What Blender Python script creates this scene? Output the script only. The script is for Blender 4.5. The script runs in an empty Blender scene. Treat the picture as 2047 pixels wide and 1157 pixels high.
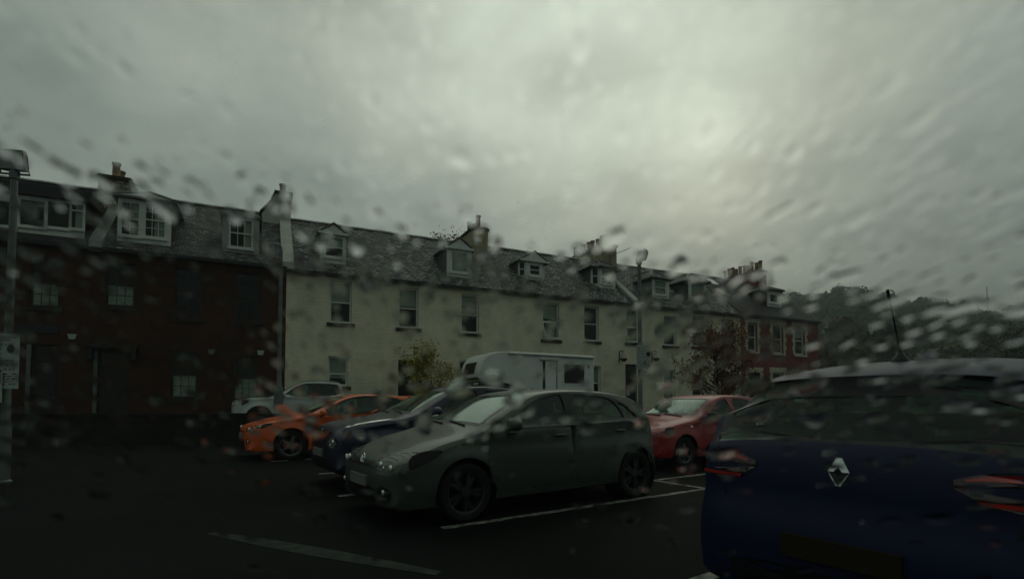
import bpy, bmesh, math, random
from math import sin, cos, tan, pi, radians, sqrt, hypot
from mathutils import Vector, Matrix
from mathutils.geometry import delaunay_2d_cdt
random.seed(7)
sc = bpy.context.scene
C = sc.collection

# ------------------------------------------------------------------ camera
F, PX, PY, EYE, PITCH = 1050.0, 1023.5, 763.0, 1.28, radians(2.2)
cam = bpy.data.cameras.new('camera'); camo = bpy.data.objects.new('camera', cam); C.objects.link(camo)
camo.location = (0, 0, EYE); camo.rotation_euler = (radians(90) + PITCH, 0, 0)
cam.sensor_width = 36; cam.lens = 36 * F / 2047; cam.shift_y = (PY - 578.5) / 2047
cam.clip_start = 0.02; cam.clip_end = 4000
cam.dof.use_dof = True; cam.dof.focus_distance = 10; cam.dof.aperture_fstop = 2.7
sc.camera = camo
# ------------------------------------------------------------------ world: overcast evening sky
world = bpy.data.worlds.new('World'); sc.world = world; world.use_nodes = True
SUN_AZ, SUN_EL = math.atan2(1430 - PX, F), radians(23)
wn, wl = world.node_tree.nodes, world.node_tree.links
wn.clear()
def N(nodes, t, **kw):
    n = nodes.new(t)
    for k, v in kw.items(): setattr(n, k, v)
    return n
out = N(wn, 'ShaderNodeOutputWorld'); bg = N(wn, 'ShaderNodeBackground'); wl.new(bg.outputs[0], out.inputs[0])
bg.inputs[1].default_value = 0.1
sky = N(wn, 'ShaderNodeTexSky', sky_type='NISHITA'); sky.sun_disc = False
sky.sun_elevation = SUN_EL; sky.sun_rotation = SUN_AZ; sky.dust_density = 3
tc = N(wn, 'ShaderNodeTexCoord')
sep = N(wn, 'ShaderNodeSeparateXYZ'); wl.new(tc.outputs['Generated'], sep.inputs[0])
def M(op, a, b=None, c=None):
    m = N(wn, 'ShaderNodeMath', operation=op)
    for i, v in enumerate((a, b, c)):
        if v is None: continue
        if isinstance(v, (int, float)): m.inputs[i].default_value = v
        else: wl.new(v, m.inputs[i])
    return m.outputs[0]
zc = M('MAXIMUM', sep.outputs[2], 0.0)
den = M('ADD', zc, 0.22)
cv = N(wn, 'ShaderNodeCombineXYZ')
wl.new(M('DIVIDE', sep.outputs[0], den), cv.inputs[0]); wl.new(M('DIVIDE', sep.outputs[1], den), cv.inputs[1])
def wnoise(scale, detail, rough, dist, off):
    mp = N(wn, 'ShaderNodeMapping'); mp.inputs['Location'].default_value = off
    mp.inputs['Scale'].default_value = (1, 1, 1); wl.new(cv.outputs[0], mp.inputs[0])
    n = N(wn, 'ShaderNodeTexNoise'); n.inputs['Scale'].default_value = scale; n.inputs['Detail'].default_value = detail
    n.inputs['Roughness'].default_value = rough; n.inputs['Distortion'].default_value = dist
    wl.new(mp.outputs[0], n.inputs[0]); return n.outputs[0]
def wdot(px, py):
    v = Vector(((px - PX) / F, cos(PITCH) - (PY - py) / F * sin(PITCH), sin(PITCH) + (PY - py) / F * cos(PITCH))).normalized()
    d = N(wn, 'ShaderNodeVectorMath', operation='DOT_PRODUCT'); nrm = N(wn, 'ShaderNodeVectorMath', operation='NORMALIZE')
    wl.new(tc.outputs['Generated'], nrm.inputs[0]); wl.new(nrm.outputs[0], d.inputs[0]); d.inputs[1].default_value = v
    return d.outputs['Value']
def lobe(px, py, e): return M('POWER', M('MAXIMUM', wdot(px, py), 0.0), e)
n1, n2 = wnoise(0.9, 5, .55, .4, (3.1, 1.2, 0)), wnoise(3.0, 4, .5, .3, (7.3, 2.2, 1))
cloud = M('ADD', M('MULTIPLY', M('SUBTRACT', n1, .5), 1.0), M('MULTIPLY', M('SUBTRACT', n2, .5), .85))
wide = lobe(1130, -200, 13)
thin = M('ADD', lobe(1428, 285, 420), M('MULTIPLY', lobe(1400, 210, 90), .3))
lum = M('ADD', M('ADD', M('ADD', 2.15, M('MULTIPLY', zc, 2.9)), M('MULTIPLY', wide, 5.2)), M('MULTIPLY', thin, 1.5))
lum = M('MULTIPLY', lum, M('ADD', 1.0, cloud))
# cloud deck darker away from the glow (the side behind the camera)
lum = M('MULTIPLY', lum, M('ADD', 0.74, M('MULTIPLY', wdot(1023, 763), 0.29)))
ramp = N(wn, 'ShaderNodeMix', data_type='RGBA'); ramp.inputs['A'].default_value = (.855, 1, .935, 1); ramp.inputs['B'].default_value = (.945, 1, .86, 1)
wl.new(M('MINIMUM', M('MULTIPLY', M('SUBTRACT', lum, 2.0), .35), 1.0), ramp.inputs['Factor'])
colr = N(wn, 'ShaderNodeVectorMath', operation='SCALE'); wl.new(ramp.outputs['Result'], colr.inputs[0]); wl.new(lum, colr.inputs['Scale'])
mixs = N(wn, 'ShaderNodeMix', data_type='RGBA'); mixs.inputs['Factor'].default_value = 0.03
wl.new(colr.outputs[0], mixs.inputs['A']); wl.new(sky.outputs[0], mixs.inputs['B'])
wl.new(mixs.outputs['Result'], bg.inputs[0])
# ------------------------------------------------------------------ sun, veiled by cloud
sl = bpy.data.lights.new('sun', 'SUN'); sl.energy = 0.05; sl.angle = radians(75); sl.color = (1, .96, .86)
so = bpy.data.objects.new('sun', sl); C.objects.link(so)
sd = Vector((sin(SUN_AZ) * cos(SUN_EL), cos(SUN_AZ) * cos(SUN_EL), sin(SUN_EL)))
so.rotation_euler = (-sd).to_track_quat('-Z', 'Y').to_euler(); so.location = (0, 0, 60)
vs = sc.view_settings
vs.view_transform = 'Standard'; vs.look = 'None'; vs.gamma = 1; vs.use_curve_mapping = False; vs.exposure = 0
sc.cycles.use_denoising = True
sc.cycles.sample_clamp_indirect = 2.5; sc.cycles.blur_glossy = 0.5
sc.cycles.max_bounces = 8; sc.cycles.transparent_max_bounces = 16; sc.cycles.transmission_bounces = 8
sc.cycles.volume_bounces = 0; sc.cycles.caustics_refractive = False; sc.cycles.caustics_reflective = False

# ------------------------------------------------------------------ helpers
def ray(px, py):
    u, v = (px - PX) / F, (PY - py) / F
    return Vector((u, cos(PITCH) - v * sin(PITCH), sin(PITCH) + v * cos(PITCH)))
def at(px, py, Y):                       # the point seen at a pixel, at forward distance Y
    r = ray(px, py); return Vector((0, 0, EYE)) + r * (Y / r.y)
def ground(px, py, z=0):
    r = ray(px, py); return Vector((0, 0, EYE)) + r * ((z - EYE) / r.z)

class MB:
    def __init__(s): s.v, s.f, s.m = [], [], []
    def add(s, vs, fs, mi=0):
        b = len(s.v); s.v += [tuple(v) for v in vs]
        for f in fs: s.f.append([i + b for i in f]); s.m.append(mi)
    def box(s, x0, x1, y0, y1, z0, z1, mi=0):
        s.add([(x, y, z) for x in (x0, x1) for y in (y0, y1) for z in (z0, z1)],
              [(0, 1, 3, 2), (4, 6, 7, 5), (0, 4, 5, 1), (2, 3, 7, 6), (0, 2, 6, 4), (1, 5, 7, 3)], mi)
    def quad(s, a, b, c, d, mi=0): s.add([a, b, c, d], [(0, 1, 2, 3)], mi)
    def prism(s, poly, fn, t0, t1, mi=0):          # polygon extruded: fn(p, q, t) -> xyz
        n = len(poly)
        s.add([fn(p, q, t0) for p, q in poly] + [fn(p, q, t1) for p, q in poly],
              [list(range(n)), list(range(2 * n - 1, n - 1, -1))] + [(i, (i + 1) % n, (i + 1) % n + n, i + n) for i in range(n)], mi)
    def tube(s, pts, rad, k=8, mi=0, cap=True):
        pts = [Vector(p) for p in pts]
        if not isinstance(rad, (list, tuple)): rad = [rad] * len(pts)
        rings = []
        for i, p in enumerate(pts):
            d = (pts[min(i + 1, len(pts) - 1)] - pts[max(i - 1, 0)])
            if d.length < 1e-9: d = Vector((0, 0, 1))
            d.normalize()
            a = d.cross(Vector((0, 0, 1)) if abs(d.z) < .9 else Vector((1, 0, 0))).normalized(); b = d.cross(a)
            rings.append([p + a * cos(2 * pi * j / k) * rad[i] + b * sin(2 * pi * j / k) * rad[i] for j in range(k)])
        vsx = [v for r in rings for v in r]; fs = []
        for i in range(len(pts) - 1):
            for j in range(k): fs.append((i * k + j, i * k + (j + 1) % k, (i + 1) * k + (j + 1) % k, (i + 1) * k + j))
        if cap: fs += [list(range(k))[::-1], list(range((len(pts) - 1) * k, len(pts) * k))]
        s.add(vsx, fs, mi)
    def lathe(s, prof, axis='z', c=(0, 0, 0), k=20, mi=0):   # prof: (r, h)
        vsx = []; n = len(prof)
        for j in range(k):
            a = 2 * pi * j / k
            for r, h in prof:
                p = (r * cos(a), r * sin(a), h) if axis == 'z' else (r * cos(a), h, r * sin(a))
                vsx.append((p[0] + c[0], p[1] + c[1], p[2] + c[2]))
        fs = [(j * n + i, ((j + 1) % k) * n + i, ((j + 1) % k) * n + i + 1, j * n + i + 1) for j in range(k) for i in range(n - 1)]
        s.add(vsx, fs, mi)
    def build(s, name, mats, parent=None, smooth=None, off=None, merge=False, recalc=True, one=False):
        me = bpy.data.meshes.new(name)
        vv = s.v if off is None else [(v[0] - off[0], v[1] - off[1], v[2] - off[2]) for v in s.v]
        me.from_pydata(vv, [], s.f)
        me.polygons.foreach_set('material_index', s.m)
        bm = bmesh.new(); bm.from_mesh(me)
        if merge: bmesh.ops.remove_doubles(bm, verts=bm.verts, dist=2e-4)
        if one:                                             # keep the largest connected sheet only
            seen, isl = set(), []
            for f0 in bm.faces:
                if f0 in seen: continue
                st, cur = [f0], []; seen.add(f0)
                while st:
                    f = st.pop(); cur.append(f)
                    for e in f.edges:
                        for g in e.link_faces:
                            if g not in seen: seen.add(g); st.append(g)
                isl.append(cur)
            isl.sort(key=len)
            bmesh.ops.delete(bm, geom=[f for c_ in isl[:-1] for f in c_], context='FACES')
        if recalc: bmesh.ops.recalc_face_normals(bm, faces=bm.faces)
        bmesh.ops.delete(bm, geom=[v for v in bm.verts if not v.link_faces], context='VERTS')
        bm.to_mesh(me); bm.free()
        for m in (mats if isinstance(mats, (list, tuple)) else [mats]): me.materials.append(m)
        if smooth is not None:
            me.polygons.foreach_set('use_smooth', [True] * len(me.polygons)); me.set_sharp_from_angle(angle=radians(smooth))
        o = bpy.data.objects.new(name, me); C.objects.link(o)
        if parent: o.parent = parent
        return o
def tag(o, label=None, cat=None, group=None, kind=None):
    if label: o['label'] = label
    if cat: o['category'] = cat
    if group: o['group'] = group
    if kind: o['kind'] = kind
    return o
def empty(name, loc, rz, label, cat, group=None):
    o = bpy.data.objects.new(name, None); C.objects.link(o); o.location = loc; o.rotation_euler = (0, 0, rz)
    return tag(o, label, cat, group)

# ------------------------------------------------------------------ materials
MATS = {}
def mat(name, col, rough=.6, spec=.4, metal=0, coat=0, var=0, vscale=3, bump=0, bscale=20, emit=None, col2=None):
    m = bpy.data.materials.new(name); m.use_nodes = True; nt = m.node_tree; n, l = nt.nodes, nt.links
    p = n['Principled BSDF']; p.inputs['Base Color'].default_value = (*col, 1); p.inputs['Roughness'].default_value = rough
    p.inputs['Specular IOR Level'].default_value = spec; p.inputs['Metallic'].default_value = metal
    p.inputs['Coat Weight'].default_value = coat; p.inputs['Coat Roughness'].default_value = .06
    tcn = n.new('ShaderNodeTexCoord')
    if var or col2:
        t = n.new('ShaderNodeTexNoise'); t.inputs['Scale'].default_value = vscale; t.inputs['Detail'].default_value = 6; t.inputs['Roughness'].default_value = .6
        l.new(tcn.outputs['Object'], t.inputs[0])
        mx = n.new('ShaderNodeMix'); mx.data_type = 'RGBA'
        c2 = col2 or tuple(c * (1 - var) for c in col); c1 = col if col2 else tuple(c * (1 + var) for c in col)
        mx.inputs['A'].default_value = (*c1, 1); mx.inputs['B'].default_value = (*c2, 1)
        mr = n.new('ShaderNodeMapRange'); mr.inputs[1].default_value = .32; mr.inputs[2].default_value = .68
        l.new(t.outputs[0], mr.inputs[0]); l.new(mr.outputs[0], mx.inputs['Factor']); l.new(mx.outputs['Result'], p.inputs['Base Color'])
    if bump:
        t = n.new('ShaderNodeTexNoise'); t.inputs['Scale'].default_value = bscale; t.inputs['Detail'].default_value = 4
        l.new(tcn.outputs['Object'], t.inputs[0]); b = n.new('ShaderNodeBump'); b.inputs['Strength'].default_value = bump; b.inputs['Distance'].default_value = .02
        l.new(t.outputs[0], b.inputs['Height']); l.new(b.outputs[0], p.inputs['Normal'])
    MATS[name] = m; return m
def masonry(name, c1, c2, mortar, bw, bh, rough=.85, msize=.015, bump=.5, dist=.02, zs=1.0, var=.5, vscale=.7, warp=.0, spec=.3):
    m = bpy.data.materials.new(name); m.use_nodes = True; nt = m.node_tree; n, l = nt.nodes, nt.links
    p = n['Principled BSDF']; p.inputs['Roughness'].default_value = rough; p.inputs['Specular IOR Level'].default_value = spec
    tcn = n.new('ShaderNodeTexCoord'); sx = n.new('ShaderNodeSeparateXYZ'); cx = n.new('ShaderNodeCombineXYZ')
    src = tcn.outputs['Object']
    if warp:
        tw = n.new('ShaderNodeTexNoise'); tw.inputs['Scale'].default_value = 2.2; tw.inputs['Detail'].default_value = 3; l.new(src, tw.inputs[0])
        sb = n.new('ShaderNodeVectorMath'); sb.operation = 'MULTIPLY_ADD'; sb.inputs[1].default_value = (warp,) * 3
        l.new(tw.outputs['Color'], sb.inputs[0]); l.new(src, sb.inputs[2]); src = sb.outputs[0]
    l.new(src, sx.inputs[0])
    ad = n.new('ShaderNodeMath'); ad.operation = 'ADD'; l.new(sx.outputs[0], ad.inputs[0]); l.new(sx.outputs[1], ad.inputs[1])
    ml = n.new('ShaderNodeMath'); ml.operation = 'MULTIPLY'; ml.inputs[1].default_value = zs; l.new(sx.outputs[2], ml.inputs[0])
    l.new(ad.outputs[0] if zs == 1 else sx.outputs[0], cx.inputs[0]); l.new(ml.outputs[0], cx.inputs[1])
    b = n.new('ShaderNodeTexBrick'); b.inputs['Scale'].default_value = 1; b.inputs['Brick Width'].default_value = bw; b.inputs['Row Height'].default_value = bh
    b.inputs['Mortar Size'].default_value = msize; b.inputs['Mortar Smooth'].default_value = .3
    b.inputs['Color1'].default_value = (*c1, 1); b.inputs['Color2'].default_value = (*c2, 1); b.inputs['Mortar'].default_value = (*mortar, 1)
    l.new(cx.outputs[0], b.inputs[0])
    t = n.new('ShaderNodeTexNoise'); t.inputs['Scale'].default_value = vscale; t.inputs['Detail'].default_value = 7; t.inputs['Roughness'].default_value = .65; l.new(tcn.outputs['Object'], t.inputs[0])
    mr = n.new('ShaderNodeMapRange'); mr.inputs[1].default_value = .3; mr.inputs[2].default_value = .7; mr.inputs[3].default_value = 1 - var; mr.inputs[4].default_value = 1 + var * .6
    l.new(t.outputs[0], mr.inputs[0])
    sc_ = n.new('ShaderNodeVectorMath'); sc_.operation = 'SCALE'; l.new(b.outputs['Color'], sc_.inputs[0]); l.new(mr.outputs[0], sc_.inputs['Scale'])
    l.new(sc_.outputs[0], p.inputs['Base Color'])
    t2 = n.new('ShaderNodeTexNoise'); t2.inputs['Scale'].default_value = 14; t2.inputs['Detail'].default_value = 5; l.new(tcn.outputs['Object'], t2.inputs[0])
    hm = n.new('ShaderNodeMath'); hm.operation = 'SUBTRACT'; l.new(t2.outputs[0], hm.inputs[0]); l.new(b.outputs['Fac'], hm.inputs[1])
    bp = n.new('ShaderNodeBump'); bp.inputs['Strength'].default_value = bump; bp.inputs['Distance'].default_value = dist
    l.new(hm.outputs[0], bp.inputs['Height']); l.new(bp.outputs[0], p.inputs['Normal'])
    MATS[name] = m; return m
def glassmat(name, tint, gl=1.0, rough=.02):
    m = bpy.data.materials.new(name); m.use_nodes = True; n, l = m.node_tree.nodes, m.node_tree.links; n.clear()
    o = n.new('ShaderNodeOutputMaterial'); mx = n.new('ShaderNodeMixShader'); tr = n.new('ShaderNodeBsdfTransparent'); g = n.new('ShaderNodeBsdfGlossy')
    fr = n.new('ShaderNodeLayerWeight'); fr.inputs[0].default_value = .5
    pw = n.new('ShaderNodeMath'); pw.operation = 'POWER'; pw.inputs[1].default_value = 5; l.new(fr.outputs['Facing'], pw.inputs[0])
    ml = n.new('ShaderNodeMath'); ml.operation = 'MULTIPLY_ADD'; ml.inputs[1].default_value = .92 * gl; ml.inputs[2].default_value = .045 * gl; ml.use_clamp = True
    l.new(pw.outputs[0], ml.inputs[0]); l.new(ml.outputs[0], mx.inputs[0])
    tr.inputs[0].default_value = (*tint, 1); g.inputs['Roughness'].default_value = rough; g.inputs['Color'].default_value = (.84, 1, .91, 1)
    l.new(tr.outputs[0], mx.inputs[1]); l.new(g.outputs[0], mx.inputs[2]); l.new(mx.outputs[0], o.inputs[0])
    MATS[name] = m; return m

m_asph = mat('wet_tarmac', (.0065, .0078, .007), .75, .04, var=.5, vscale=.35, bump=.25, bscale=60)
m_street = mat('street_tarmac', (.02, .021, .02), .6, .3, var=.3, vscale=.5)
m_paint = mat('bay_paint', (.30, .31, .27), .7, .3, col2=(.02, .022, .02), vscale=9)
m_kerb = mat('kerb_stone', (.06, .06, .055), .8, .3, var=.3)
m_cream = masonry('cream_painted_rubble', (.72, .69, .505), (.69, .66, .485), (.64, .61, .445), .42, .16, bump=.42, dist=.02, warp=.12, var=.22, vscale=.8)
m_redbrick = masonry('dark_red_brick', (.072, .027, .016), (.052, .021, .013), (.032, .018, .012), .23, .078, msize=.008, bump=.3, dist=.008, var=.5, vscale=.6, spec=.15)
m_redend = masonry('red_painted_stone', (.21, .058, .046), (.18, .052, .042), (.15, .045, .037), .4, .15, bump=.4, warp=.1, var=.25)
m_slate = masonry('wet_slate', (.012, .013, .012), (.26, .275, .25), (.006, .006, .006), .25, .19, rough=.6, msize=.025, bump=1.0, dist=.05, zs=1.55, var=.75, vscale=2.4, warp=.22, spec=.3)
m_slated = masonry('dark_slate', (.016, .017, .017), (.038, .040, .038), (.006, .006, .006), .28, .17, rough=.6, msize=.02, bump=.8, dist=.03, zs=1.55, var=.5, warp=.12, spec=.25)
m_slateg = masonry('grey_slate', (.018, .019, .018), (.19, .20, .18), (.008, .008, .008), .25, .18, rough=.6, msize=.025, bump=1.0, dist=.05, zs=1.55, var=.6, vscale=2.4, warp=.18, spec=.3)
m_rubble = masonry('chimney_rubble', (.46, .42, .31), (.20, .165, .11), (.06, .05, .035), .3, .2, bump=.9, dist=.04, warp=.3, var=.5, vscale=2)
m_creamst = masonry('chimney_cream', (.40, .36, .22), (.33, .30, .18), (.28, .26, .16), .4, .2, bump=.4, warp=.1, var=.3, vscale=2)
m_wallst = masonry('boundary_stone', (.016, .014, .010), (.008, .007, .006), (.004, .004, .003), .4, .18, bump=.8, dist=.03, warp=.15, var=.5)
m_render = mat('pale_render', (.42, .43, .38), .85, .2, var=.15, vscale=2, bump=.3)
m_sand = mat('sandstone', (.46, .43, .30), .85, .2, var=.15, vscale=5, bump=.3)
m_darkst = mat('dark_stone', (.035, .03, .025), .8, .2, var=.3, vscale=5)
m_white = mat('white_paint', (.60, .63, .58), .45, .4, var=.08, vscale=4)
m_grey = mat('grey_paint', (.30, .32, .30), .5, .4, var=.12, vscale=3)
m_blk = mat('black_paint', (.008, .008, .008), .5, .4)
m_dkwood = mat('dark_wood', (.014, .012, .010), .5, .4, var=.3)
m_lead = mat('lead', (.10, .105, .10), .5, .4, var=.3, vscale=4)
m_pot = mat('terracotta', (.16, .055, .03), .8, .2, var=.4, vscale=6)
m_potc = mat('buff_terracotta', (.24, .17, .10), .8, .2, var=.4, vscale=6)
m_room = mat('dark_room', (.012, .013, .013), .9, .1)
m_blind = mat('roller_blind', (.33, .36, .31), .8, .2, var=.06, vscale=1.2)
m_net = mat('net_curtain', (.50, .54, .49), .9, .1, var=.35, vscale=7)
m_pane = glassmat('window_pane', (.80, .88, .82), .65)
m_steel = mat('galvanised_steel', (.12, .14, .13), .5, .5, metal=.4, var=.25, vscale=4)
m_signw = mat('sign_white', (.34, .40, .36), .5, .4, var=.1, vscale=6)
m_signb = mat('sign_ink', (.02, .022, .02), .5, .3)
m_signy = mat('sign_yellow', (.20, .19, .05), .5, .3)

# ------------------------------------------------------------------ ground, street, bay markings
def sheet(name, poly, z, m, thick=None):
    b = MB()
    if thick: b.prism(poly, lambda p, q, t: (p, q, t), z - thick, z)
    else: b.add([(p, q, z) for p, q in poly], [list(range(len(poly)))])
    return b.build(name, m)
tag(sheet('ground', [(-2500, -2500), (2500, -2500), (2500, 2500), (-2500, 2500)], 0, m_asph), 'wet dark tarmac of the car park', 'ground', kind='structure')
AX = radians(34.2); ba, bn = Vector((cos(AX), sin(AX))), Vector((-sin(AX), cos(AX)))
A0 = Vector((-1.0, 5.19))
def bay(t, n): return A0 + ba * t + bn * n
mk = MB()
def stripe(t0, t1, n, w=.10):
    k = max(1, int((t1 - t0) / .35))
    for i in range(k):                                   # worn paint: ragged edges, broken into short pieces
        a, b = t0 + (t1 - t0) * i / k, t0 + (t1 - t0) * (i + 1) / k
        if random.random() < .05: continue
        j = [random.uniform(-.012, .012) for _ in range(4)]
        mk.add([(*bay(a, n - w / 2 + j[0]), .004), (*bay(b, n - w / 2 + j[1]), .004), (*bay(b, n + w / 2 + j[2]), .004), (*bay(a, n + w / 2 + j[3]), .004)], [(0, 1, 2, 3)])
def cross(n0, n1, t, w=.10):
    k = int((n1 - n0) / .4)
    for i in range(k):
        a, b = n0 + (n1 - n0) * i / k, n0 + (n1 - n0) * (i + 1) / k
        mk.add([(*bay(t - w / 2, a), .004), (*bay(t + w / 2, a), .004), (*bay(t + w / 2, b), .004), (*bay(t - w / 2, b), .004)], [(0, 1, 2, 3)])
for n_ in (-4.86, -2.43, 0, 2.43, 4.86, 7.5, 9.9, 12.3): stripe(.0 if n_ else 0.0, 4.6, n_)
for n_ in (-7.4, -4.9, -2.6, 1.0, 3.4, 5.85, 8.3): stripe(4.78, 9.3, n_)
cross(-7, 12.15, 4.69)
tag(mk.build('bay_marking', m_paint), 'worn white parking bay lines painted on the wet tarmac', 'road marking', kind='structure')

mk = MB(); q0, q1 = Vector((-2.95, 5.20)), Vector((-.55, 3.98)); qd = (q1 - q0).normalized(); qn = Vector((-qd.y, qd.x)); k = 14  # dash edge reflected in the windscreen, painted as a pale streak on the ground
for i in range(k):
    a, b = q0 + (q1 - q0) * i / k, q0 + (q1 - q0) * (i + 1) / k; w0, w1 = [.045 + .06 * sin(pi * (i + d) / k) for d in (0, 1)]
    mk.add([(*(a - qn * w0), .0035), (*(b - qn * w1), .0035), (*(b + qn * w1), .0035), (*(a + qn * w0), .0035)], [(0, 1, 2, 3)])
tag(mk.build('reflection_streak', mat('painted_reflection', (.040, .050, .042), .8, .1, col2=(.014, .017, .014), vscale=6)), 'pale windscreen reflection painted as a streak on the tarmac in the near left foreground', 'road marking', kind='structure')

# ------------------------------------------------------------------ facade frame
FA = radians(25.75); fa = Vector((cos(FA), sin(FA), 0)); fi = Vector((-sin(FA), cos(FA), 0))   # along the terrace, and inward
P0 = Vector(((680 - PX) / F * 24.2, 24.2, 0)); ZS = .30
EO = Vector((0, 0, EYE))
def onplane(px, py, b=0.0):               # (s, z) of a pixel's point on the vertical plane b metres behind the facade
    r = ray(px, py); t = ((P0 + fi * b - EO).dot(fi)) / r.dot(fi)
    q = EO + r * t; return (q - P0).dot(fa), q.z
def S(px, b=0): return onplane(px, 600, b)[0]
def fw(s, b, z): return P0 + fa * s + fi * b + Vector((0, 0, z))
SL = radians(38.5)
def onroof(px, py, ze):                   # (s, b) where a pixel's ray meets the roof slope rising from eave height ze
    r = ray(px, py)
    nrm = (-fi * tan(SL) + Vector((0, 0, 1)))
    p = P0 + Vector((0, 0, ze)); t = (p - EO).dot(nrm) / r.dot(nrm)
    q = EO + r * t - P0
    return q.dot(fa), q.dot(fi)
street = [fw(-40, .0, 0), fw(60, 0, 0), fw(60, -8.5, 0), fw(9, -8.8, 0), Vector((2.2, 17.1, 0)), Vector((-18.5, 15.5, 0)), fw(-40, -3.2, 0)]
tag(sheet('street', [(p.x, p.y) for p in street], ZS, m_street, .5), 'raised street of dark tarmac in front of the terrace', 'street', kind='structure')
pv = [fw(-40, .0, 0), fw(60, 0, 0), fw(60, -1.6, 0), fw(-40, -1.6, 0)]
tag(sheet('pavement', [(p.x, p.y) for p in pv], ZS + .12, m_kerb, .11), 'narrow grey pavement along the foot of the terrace', 'pavement', kind='structure')

# low boundary wall
w = MB()
wa, wb = Vector((-18.2, 15.25, 0)), Vector((2.0, 16.85, 0)); wd = (wb - wa).normalized(); wnm = Vector((-wd.y, wd.x, 0))
def wq(t, n, z): return wa + wd * t + wnm * n + Vector((0, 0, z))
L_ = (wb - wa).length
w.prism([(0, 0), (L_, 0), (L_, .28), (0, .28)], lambda p, q, t: wq(p, q, t), -.2, .86)
lw = w.build('low_wall', m_wallst); tag(lw, 'low dark stone wall between the car park and the street', 'wall')
w = MB(); k = 26
for i in range(k):
    t0, t1 = L_ * i / k + .01, L_ * (i + 1) / k - .01; h = random.uniform(.93, .955)
    w.prism([(t0, -.04), (t1, -.04), (t1, .32), (t0, .32)], lambda p, q, t: wq(p, q, t), .862, h)
w.build('coping', m_wallst, lw)

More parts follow.
